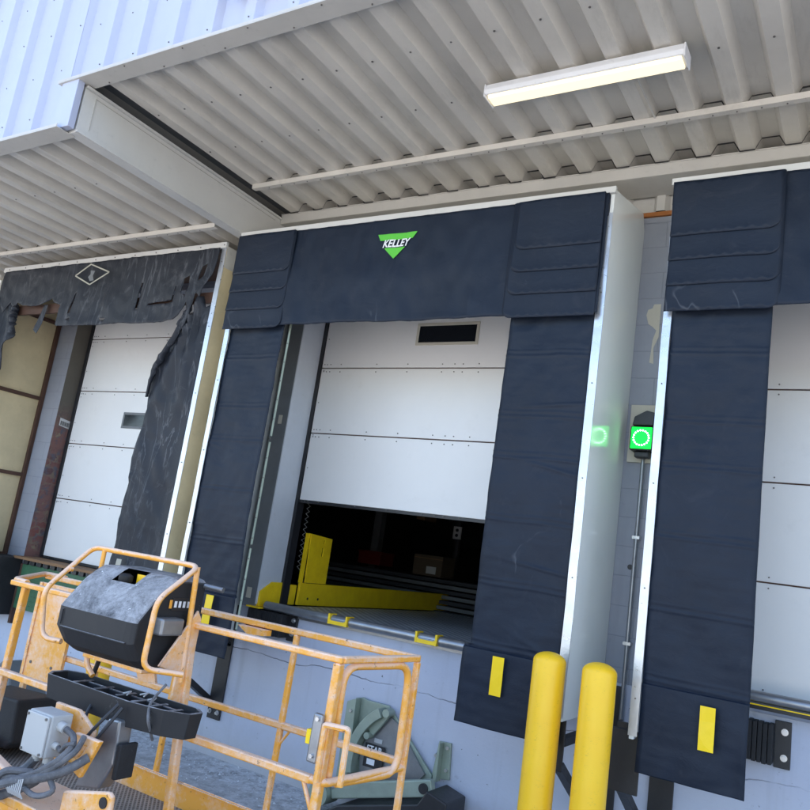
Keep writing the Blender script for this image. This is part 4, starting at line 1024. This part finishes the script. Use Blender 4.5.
# bracket holding the console
mb = MB(); mb.box(-3.42, -2.98, 2.74, 2.84, -.715, -.695); mb.build('console_tray', 'orange', L, bevel=.004)
mb = MB(); mb.prism([(-3.16, -.72), (-3.02, -.72), (-3.0, -.77), (-3.12, -.78)], 'y', 2.86, 2.875); mb.each('tray_bracket', 'orange', L)
mb = MB(); mb.prism([(2.74, -.66), (2.93, -.40), (2.96, -.44), (2.95, -.86), (2.90, -.90), (2.86, -.86), (2.86, -.70)], 'x', -2.885, -2.872); mb.build('side_bracket', 'orange', L, bevel=.003)
mb = MB(); mb.prism([(2.70, -.62), (2.76, -.50), (2.82, -.52), (2.83, -.64)], 'x', -3.545, -3.53); mb.cyl((-3.55, 2.77, -.57), (-3.49, 2.77, -.57), .022); mb.build('pivot_bracket', 'orange', L, bevel=.003)
rail('strut', [(-3.48, 2.80, -.62), (-3.42, 2.78, -.76), (-3.36, 2.78, -.80)], .014, .03, 8)
# tube guard around the console
rail('console_guard', [(-3.50, 2.66, -.655), (-3.62, 2.63, -.655), (-3.64, 2.60, -.42), (-3.66, 2.86, -.185), (-2.875, 2.88, -.188), (-2.86, 2.64, -.355), (-2.85, 2.62, -.66), (-2.75, 2.78, -.675)], .0138, .055)
rail('console_guard', [(-2.885, 2.88, -.192), (-2.875, 2.90, -.74)], .0138, .03)
rail('console_guard', [(-3.57, 2.86, -.19), (-3.57, 2.86, -.36)], .0125, .03)
rail('console_guard', [(-3.64, 2.72, -.31), (-3.64, 2.74, -.31)], .012, .03)
MB().cyl((-2.93, 3.0, -.285), (-2.82, 3.02, -.290), .014, 10).build('grip', 'steel', L, smooth=True)
# black parts tray
tr = MB(); tp = [(-3.575, 2.70), (-3.52, 2.64), (-2.90, 2.62), (-2.70, 2.66), (-2.60, 2.72), (-2.60, 2.80), (-2.66, 2.84), (-3.50, 2.83), (-3.575, 2.79)]
n = len(tp); zb, zt = -.925, -.812
def ring(s_, z): return [(-3.09 + (p[0] + 3.09) * s_, 2.76 + (p[1] - 2.76) * (s_ if s_ == 1 else s_ - .06), z) for p in tp]
tr.add(ring(.97, zb) + ring(1, zt) + ring(.965, zt) + ring(.94, zb + .03), [tuple(range(n))] + [(i + a * n, (i + 1) % n + a * n, (i + 1) % n + (a + 1) * n, i + (a + 1) * n) for a in range(3) for i in range(n)] + [tuple(3 * n + i for i in reversed(range(n)))])
tt = tr.build('parts_tray', 'cover', L, bevel=.008); tt['_o'] = tuple(L['_o'])
mb = MB()
for x in (-3.38, -3.22, -3.06, -2.95, -2.84, -2.74): mb.box(x, x + .022, 2.68, 2.80, -.90, -.822 + .012 * fn(x * 9, 1))
mb.box(-3.4, -2.72, 2.76, 2.775, -.9, -.825); mb.each('divider', 'cover', tt, bevel=.004)
MB().cyl((-3.47, 2.86, -.88), (-3.45, 2.88, -.72), .012, 10).build('tray_peg', 'rubber', tt, smooth=True)
mb = MB()
for a in ((-3.05, 2.72, -.815), (-2.98, 2.76, -.81), (-2.90, 2.74, -.815)): mb.tube([a, (a[0] + .03, a[1] + .02, a[2] + .012), (a[0] + .05, a[1] - .02, a[2] + .004)], .004, 6)
mb.each('wire_scrap', 'paper', tt)
rail('cable', [(-2.78, 2.72, -.72), (-2.80, 2.66, -.80), (-2.75, 2.62, -.86), (-2.78, 2.70, -.96)], .007, .03, 6, 'hose')

# mast head, electrical box and hoses in the near left corner
gb = MB().box(-3.24, -3.075, 2.38, 2.49, -1.075, -.895).build('electrical_box', 'greybox', L, bevel=.008); gb['_o'] = tuple(L['_o'])
mb = MB().box(-3.235, -3.08, 2.366, 2.379, -1.07, -.90); mb.build('lid', 'greybox', gb, bevel=.005)
mb = MB()
for x in (-3.222, -3.093):
    for z in (-1.058, -.912): mb.cyl((x, 2.36, z), (x, 2.368, z), .006, 10)
mb.each('lid_screw', 'screw', gb)
mb = MB(); mb.cyl((-3.075, 2.43, -.94), (-3.035, 2.43, -.945), .022, 16); mb.cyl((-3.075, 2.42, -1.02), (-3.045, 2.42, -1.022), .016, 14); mb.cyl((-3.19, 2.43, -1.075), (-3.19, 2.43, -1.11), .022, 14); mb.cyl((-3.11, 2.43, -1.075), (-3.11, 2.43, -1.11), .022, 14)
mb.each('cable_gland', 'greybox', gb, smooth=True)
MB().prism([(-3.27, -.885), (-3.10, -.885), (-2.97, -.95), (-2.97, -1.0), (-3.05, -1.08), (-3.27, -1.15)], 'y', 2.53, 2.55).build('mount_plate', 'orange', L, bevel=.006)
MB().prism([(-3.01, -.955), (-2.84, -.955), (-2.925, -1.125), (-2.985, -1.105), (-2.92, -.995), (-3.01, -.995)], 'y', 2.46, 2.485).build('hook_bracket', 'orange', L, bevel=.006)
MB().prism([(-3.02, -.97), (-2.975, -.90), (-2.90, -.895), (-2.89, -1.08), (-2.955, -1.20), (-3.11, -1.23), (-3.08, -1.10)], 'y', 2.60, 2.68).build('steel_arm', 'steel', L, bevel=.01)
MB().box(-2.885, -2.86, 2.60, 2.70, -1.14, -.99).build('arm_pad', 'rubber', L, bevel=.006)
ap = MB(); ap.prism([(-2.935, -1.165), (-2.66, -1.10), (-2.635, -1.115), (-2.625, -1.30), (-2.935, -1.36)], 'y', 2.40, 2.425); ap = ap.build('boom_flange', 'orange', L, bevel=.01); ap['_o'] = tuple(L['_o'])
mb = MB(); mb.cyl((-2.675, 2.394, -1.145), (-2.675, 2.40, -1.145), .022, 16); mb.cyl((-2.685, 2.394, -1.22), (-2.685, 2.40, -1.22), .022, 16); mb.each('bolt_hole', 'black', ap)
mb = MB(); mb.prism([(-3.62, -1.16), (-3.36, -1.225), (-3.24, -1.30), (-3.20, -1.45), (-3.62, -1.45)], 'y', 2.45, 2.50); mb.build('boom_arm', 'orange', L, bevel=.01)
MB().box(-3.35, -2.95, 2.34, 2.62, -1.29, -1.25).build('boom_plate', 'orange', L, bevel=.006)
MB().box(-3.30, -3.0, 2.42, 2.60, -1.70, -1.292).build('boom_tip', 'orange', L, bevel=.01)
MB().box(-3.35, -2.95, 2.30, 2.75, -G + .002, -1.702).build('boom_foot', 'orange', L, bevel=.02)
hs = [([(-3.19, 2.43, -1.10), (-3.21, 2.40, -1.15), (-3.26, 2.35, -1.20), (-3.32, 2.30, -1.235), (-3.45, 2.28, -1.25)], .021),
      ([(-3.11, 2.43, -1.10), (-3.115, 2.41, -1.17), (-3.17, 2.36, -1.215), (-3.25, 2.32, -1.26)], .021),
      ([(-3.035, 2.43, -.945), (-2.96, 2.42, -.955), (-2.93, 2.40, -.99), (-2.96, 2.36, -1.05), (-3.05, 2.33, -1.12), (-3.17, 2.31, -1.17), (-3.30, 2.29, -1.235)], .014),
      ([(-2.92, 2.44, -.95), (-2.90, 2.40, -1.0), (-2.98, 2.35, -1.09), (-3.08, 2.32, -1.15), (-3.20, 2.30, -1.16), (-3.27, 2.29, -1.22)], .013),
      ([(-2.89, 2.46, -1.03), (-2.93, 2.38, -1.09), (-3.02, 2.33, -1.13), (-3.12, 2.30, -1.16), (-3.22, 2.28, -1.20), (-3.3, 2.27, -1.26)], .020),
      ([(-2.99, 2.36, -1.12), (-2.92, 2.35, -1.16), (-3.0, 2.32, -1.20), (-3.10, 2.31, -1.17), (-3.20, 2.30, -1.19)], .012),
      ([(-3.045, 2.42, -1.022), (-3.0, 2.40, -1.03), (-2.97, 2.39, -.99), (-2.92, 2.40, -.975)], .010),
      ([(-3.10, 2.36, -1.13), (-3.19, 2.29, -1.13), (-3.24, 2.27, -1.19), (-3.20, 2.27, -1.26), (-3.28, 2.26, -1.30)], .015)]
for P, r in hs:
    m = MB(); m.tube(arc(P, .06, 4), r, 9); m.build('hose', 'hose', L, smooth=True)
for P in ([(-2.93, 2.60, -.83), (-2.95, 2.54, -.90), (-3.02, 2.52, -1.0)], [(-2.90, 2.60, -.84), (-2.92, 2.55, -.92), (-2.98, 2.53, -1.02)], [(-3.18, 2.7, -.84), (-3.15, 2.62, -.90), (-3.10, 2.56, -.98)]):
    m = MB(); m.tube(arc(P, .05, 4), .008, 7); m.build('cable', 'cable', L, smooth=True)
mb = MB()
for i in range(9): mb.tube([(-3.16 + .012 * i, 2.292, -1.17 + .004 * i), (-3.155 + .012 * i, 2.285, -1.19 + .01 * fn(i, 1)), (-3.15 + .012 * i, 2.30, -1.215)], .003, 5)
mb.each('cable_tie', 'paper', L)

# ------------------------------------------------------------------ debris by the wall
t = thing('concrete_chunk', 'grey slanted ramp block on the ground at the left edge', 'block', (-7.0, 4.9, -G))
MB().prism([(-7.55, -G + .003), (-6.72, -G + .003), (-6.80, -1.55), (-6.95, -1.46), (-7.1, -1.58), (-7.5, -1.75)], 'y', 4.7, 5.1).build('body', 'jamb_dark', t, bevel=.02)
MB().box(-7.5, -6.8, 4.66, 4.70, -G + .004, -1.86).build('steel_edge', 'steel', t)
mb = MB(); random.seed(3)
for i in range(700):
    x = random.uniform(-8.5, -2.2); y = 5.42 - abs(random.gauss(0, .35)); s_ = random.uniform(.003, .009) * (1 if i % 12 else 1.7)
    vs = [Vector((random.uniform(-1, 1), random.uniform(-1, 1), random.uniform(-.2, .9))).normalized() * s_ for _ in range(8)]
    bm = bmesh.new()
    for v in vs: bm.verts.new(v + Vector((x, y, -G)))
    try:
        bmesh.ops.convex_hull(bm, input=bm.verts)
    except Exception: pass
    bm.verts.index_update(); mb.add([v.co for v in bm.verts], [tuple(v.index for v in f.verts) for f in bm.faces]); bm.free()
gr = mb.build('rubble', 'jamb'); gr['kind'] = 'stuff'; gr['label'] = 'loose pale grit and paint crumbs along the foot of the wall'

# ------------------------------------------------------------------ camera, light
cam = bpy.data.cameras.new('camera'); co = bpy.data.objects.new('camera', cam); C.objects.link(co); scene.camera = co
r = Vector((0.85092, 0.505318, 0.14349)); d = Vector((0.02279, 0.237391, -0.971147)); f = Vector((-0.524801, 0.829638, 0.190485))
m = Matrix((r, -d, -f)).transposed().to_4x4(); m.translation = Vector((0, 0, G)); co.matrix_world = m
cam.sensor_width = 36; cam.lens = 36 * 780 / 810; cam.clip_end = 600; cam.clip_start = .05

w = bpy.data.worlds.new('World'); scene.world = w; w.use_nodes = True
nt = w.node_tree; sky = nt.nodes.new('ShaderNodeTexSky'); sky.sky_type = 'NISHITA'; sky.sun_disc = False
el, az = 60, 20        # the sun stands behind the building
sky.sun_elevation = math.radians(el); sky.sun_rotation = math.radians(az); sky.air_density = 1.0; sky.dust_density = 1.6
bg = nt.nodes['Background']; nt.links.new(sky.outputs[0], bg.inputs[0]); bg.inputs[1].default_value = .62
sd = bpy.data.lights.new('sun', 'SUN'); sd.energy = 11.5; sd.angle = math.radians(.5); sd.color = (1, .95, .87)
so = bpy.data.objects.new('sun', sd); C.objects.link(so)
v = Vector((math.sin(math.radians(az)) * math.cos(math.radians(el)), math.cos(math.radians(az)) * math.cos(math.radians(el)), math.sin(math.radians(el))))
so.rotation_euler = v.to_track_quat('Z', 'Y').to_euler()
scene.view_settings.view_transform = 'Standard'; scene.view_settings.look = 'None'; scene.view_settings.exposure = 0
scene.cycles.max_bounces = 10; scene.cycles.diffuse_bounces = 6
for o in bpy.data.objects:
    if '_o' in o: del o['_o']
